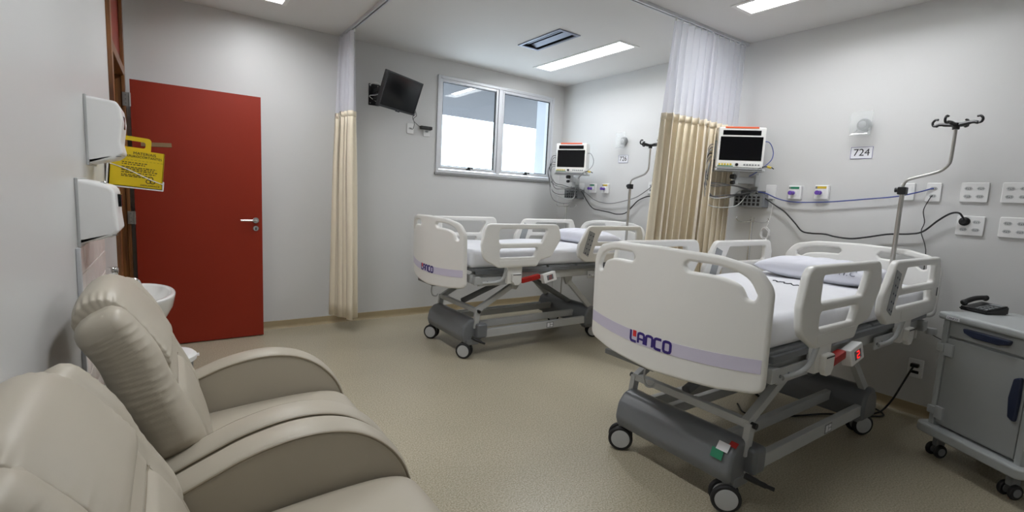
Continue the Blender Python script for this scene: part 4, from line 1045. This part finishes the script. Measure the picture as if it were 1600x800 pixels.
ph = empty('telephone', (3.79, .675, .842), math.radians(-119.56+4), 'black desk telephone with keypad on the grey cabinet', 'telephone'); ph.scale = (.86, .86, .86)
rings = [[Vector((x, y, z)) for x, y, z in ((-.085, -.09, 0), (.085, -.09, 0), (.085, .09, 0), (-.085, .09, 0))], [Vector((x, y, z)) for x, y, z in ((-.085, -.09, .022), (.085, -.09, .022), (.085, .09, .058), (-.085, .09, .058))]]
bm = loft(B(), rings); bmesh.ops.bevel(bm, geom=bm.edges[:], offset=.008, segments=2, affect='EDGES'); obj('phone_body', bm, black, ph)
sl = math.atan2(.036, .18)
PM = Matrix.Translation((0, -.09, .022)) @ Matrix.Rotation(sl, 4, 'X')
bm = B()
for r in range(4):
    for c in range(3): box(bm, .0+c*.026, .018+c*.026, .02+r*.026, .036+r*.026, .0, .005, .002, M=PM)
obj('key', bm, mgrey, ph)
obj('display', box(B(), -.002, .07, .135, .165, .0, .003, M=PM), mgrey, ph)
hs = B(); tube(hs, spline([Vector(PM @ Vector(p)) for p in ((-.055, -.005, .022), (-.055, .02, .034), (-.055, .09, .042), (-.055, .16, .034), (-.055, .19, .022))], 5), [.014, .018, .021, .021, .019]+[.016]*12+[.019, .021, .018, .014], 12)
obj('handset', hs, black, ph)
co = []
for k in range(150):
    t = k/149; a = t*2*PI*22
    c0 = Vector((-.07-.0*t, -.08, .03)).lerp(Vector((-.075, .12, .03)), t)+Vector((-.05*math.sin(PI*t), 0, -.018+.005*math.sin(9*t)))
    co.append(c0+Vector((.006*math.cos(a), 0, .006*math.sin(a))))
obj('coiled_cord', tube(B(), co, .002, 5), black, ph)

# ================================================================== cords
def cord(name, pts, r, m, lab, n=10):
    o = obj(name, tube(B(), spline(pts, n), r, 8), m, None, 60); return tag(o, lab, 'cord')
XW = XR-.018
cord('network_cable', [(XR-.06, 2.25, 1.51), (4.15, 2.19, 1.500), (4.16, 2.08, 1.455), (4.165, 1.96, 1.435), (4.165, 1.82, 1.437), (4.165, 1.68, 1.447), (4.165, 1.45, 1.475), (4.165, 1.28, 1.498), (4.165, 1.16, 1.53), (XW, 1.095, 1.556), (XR-.013, 1.083, 1.558)], .0045, bluec, 'blue cable strung along the wall to an outlet behind the nearer bed')
kc = cord('black_cable', [(XR-.06, 2.27, 1.50), (4.14, 2.19, 1.46), (4.16, 2.10, 1.40), (4.165, 2.02, 1.35), (4.165, 1.93, 1.265), (4.165, 1.87, 1.205), (4.165, 1.80, 1.193), (4.165, 1.70, 1.195), (4.165, 1.62, 1.182), (4.165, 1.52, 1.178), (4.165, 1.42, 1.198), (4.165, 1.29, 1.232), (4.165, 1.17, 1.245), (4.165, 1.10, 1.268), (4.16, 1.03, 1.345), (4.15, .97, 1.395), (4.135, .925, 1.402), (4.14, .903, 1.375), (4.155, .899, 1.362)], .006, black, 'black power cord sagging along the wall to its plug')
bm = B(); lathe(bm, [(.001, -.05), (.012, -.05), (.014, -.03), (.028, -.022), (.028, -.012), (.001, -.012)], (0, 0, 0), 'y', 18)
obj('plug', bm, black, kc, loc=(XR, .902, 1.350), rot=(0, 0, RZ))
cord('phone_cable', [(XR-.013, 1.085, 1.512), (4.165, 1.09, 1.49), (4.17, 1.115, 1.41), (4.17, 1.10, 1.33), (4.17, 1.11, 1.265), (4.17, 1.08, 1.18), (4.17, 1.067, 1.10), (4.17, 1.06, .85), (4.17, 1.04, .69), (4.16, 1.0, .61), (4.12, .90, .57), (4.0, .75, .575), (3.93, .66, .60)], .0028, black, 'thin black phone cable hanging down the wall behind the cabinet')
cord('bed_mains_cord', [(XR-.03, 1.034, .345), (4.15, 1.04, .33), (4.12, 1.07, .22), (4.07, 1.10, .10), (4.0, 1.13, .02), (3.90, 1.15, .008), (3.80, 1.15, .008), (3.84, 1.22, .008), (3.96, 1.25, .008), (4.02, 1.18, .01), (3.93, 1.10, .010), (3.78, 1.19, .009), (3.60, 1.32, .008), (3.40, 1.40, .008), (3.25, 1.47, .008), (3.10, 1.60, .008), (3.2, 1.72, .008)], .006, black, 'black mains cord looping on the floor under the nearer bed')
bm = B(); box(bm, -.022, .022, -.05, -.012, .012, .036, .004); box(bm, -.022, .022, -.016, -.011, -.036, -.016, .002)
obj('plug', bm, black, lo)
cord('network_cable', [(XR-.06, 4.56, 1.50), (4.16, 4.48, 1.49), (4.165, 4.38, 1.44), (4.165, 4.25, 1.375), (4.165, 4.10, 1.345), (4.165, 3.95, 1.345), (4.165, 3.75, 1.385), (4.165, 3.6, 1.43), (XR-.02, 3.46, 1.52), (XR-.013, 3.44, 1.55)], .0045, greyc, 'grey blue cable strung along the wall behind the window bed')
cord('black_cable', [(XR-.06, 4.58, 1.49), (4.15, 4.47, 1.47), (4.165, 4.38, 1.36), (4.165, 4.27, 1.275), (4.165, 4.15, 1.255), (4.165, 4.0, 1.24), (4.165, 3.88, 1.225), (4.165, 3.76, 1.24), (4.165, 3.68, 1.30), (4.165, 3.58, 1.39), (4.165, 3.44, 1.44), (4.165, 3.30, 1.43), (4.17, 3.2, 1.36)], .006, black, 'black power cord sagging along the wall behind the window bed')
ad = empty('power_adapter', (2.283, YB-.012, 2.048), 0, 'black power adapter plugged in below the television', 'adapter')
obj('adapter_body', box(B(), -.085, .045, -.05, 0, -.017, .017, .005), black, ad)
obj('adapter_lead', tube(B(), spline([(-.08, -.025, 0), (-.12, -.03, .02), (-.17, -.04, .055), (-.19, -.06, .09), (-.18, -.09, .11), (-.20, -.14, .13)], 6), .003, 6), black, ad)
obj('aerial_lead', tube(B(), spline([(-.19, -.004, -.02), (-.175, -.03, -.03), (-.17, -.06, .02), (-.19, -.08, .07), (-.17, -.11, .10), (-.2, -.15, .14)], 6), .003, 6), greyc, ad)
# nurse call cord coiled on the wall
nc = empty('call_cord', on_right(2.17, 1.16), RZ, 'white call cord coiled on a hook beside the near drip stand', 'cord')
bm = B(); P = []
for k in range(90):
    a = k*2*PI/22; P.append((.035*math.cos(a)+.006*math.sin(k*.7), -.018-.00015*k, .045*math.sin(a)+.006*math.cos(k*.5)))
tube(bm, P, .0035, 6); obj('coil', bm, white_pl, nc)
obj('drop', tube(B(), spline([(.03, -.01, .29), (.034, -.02, .2), (.02, -.02, .1), (.0, -.022, .045)], 6), .003, 6), white_pl, nc)
obj('hook', box(B(), -.008, .008, -.03, 0, .035, .055, .003), white_pl, nc)
obj('call_button', lathe(B(), [(.001, -.04), (.012, -.04), (.014, 0), (.010, .03), (.001, .032)], (0.01, -.03, -.07), 'z', 12), white_pl, nc)
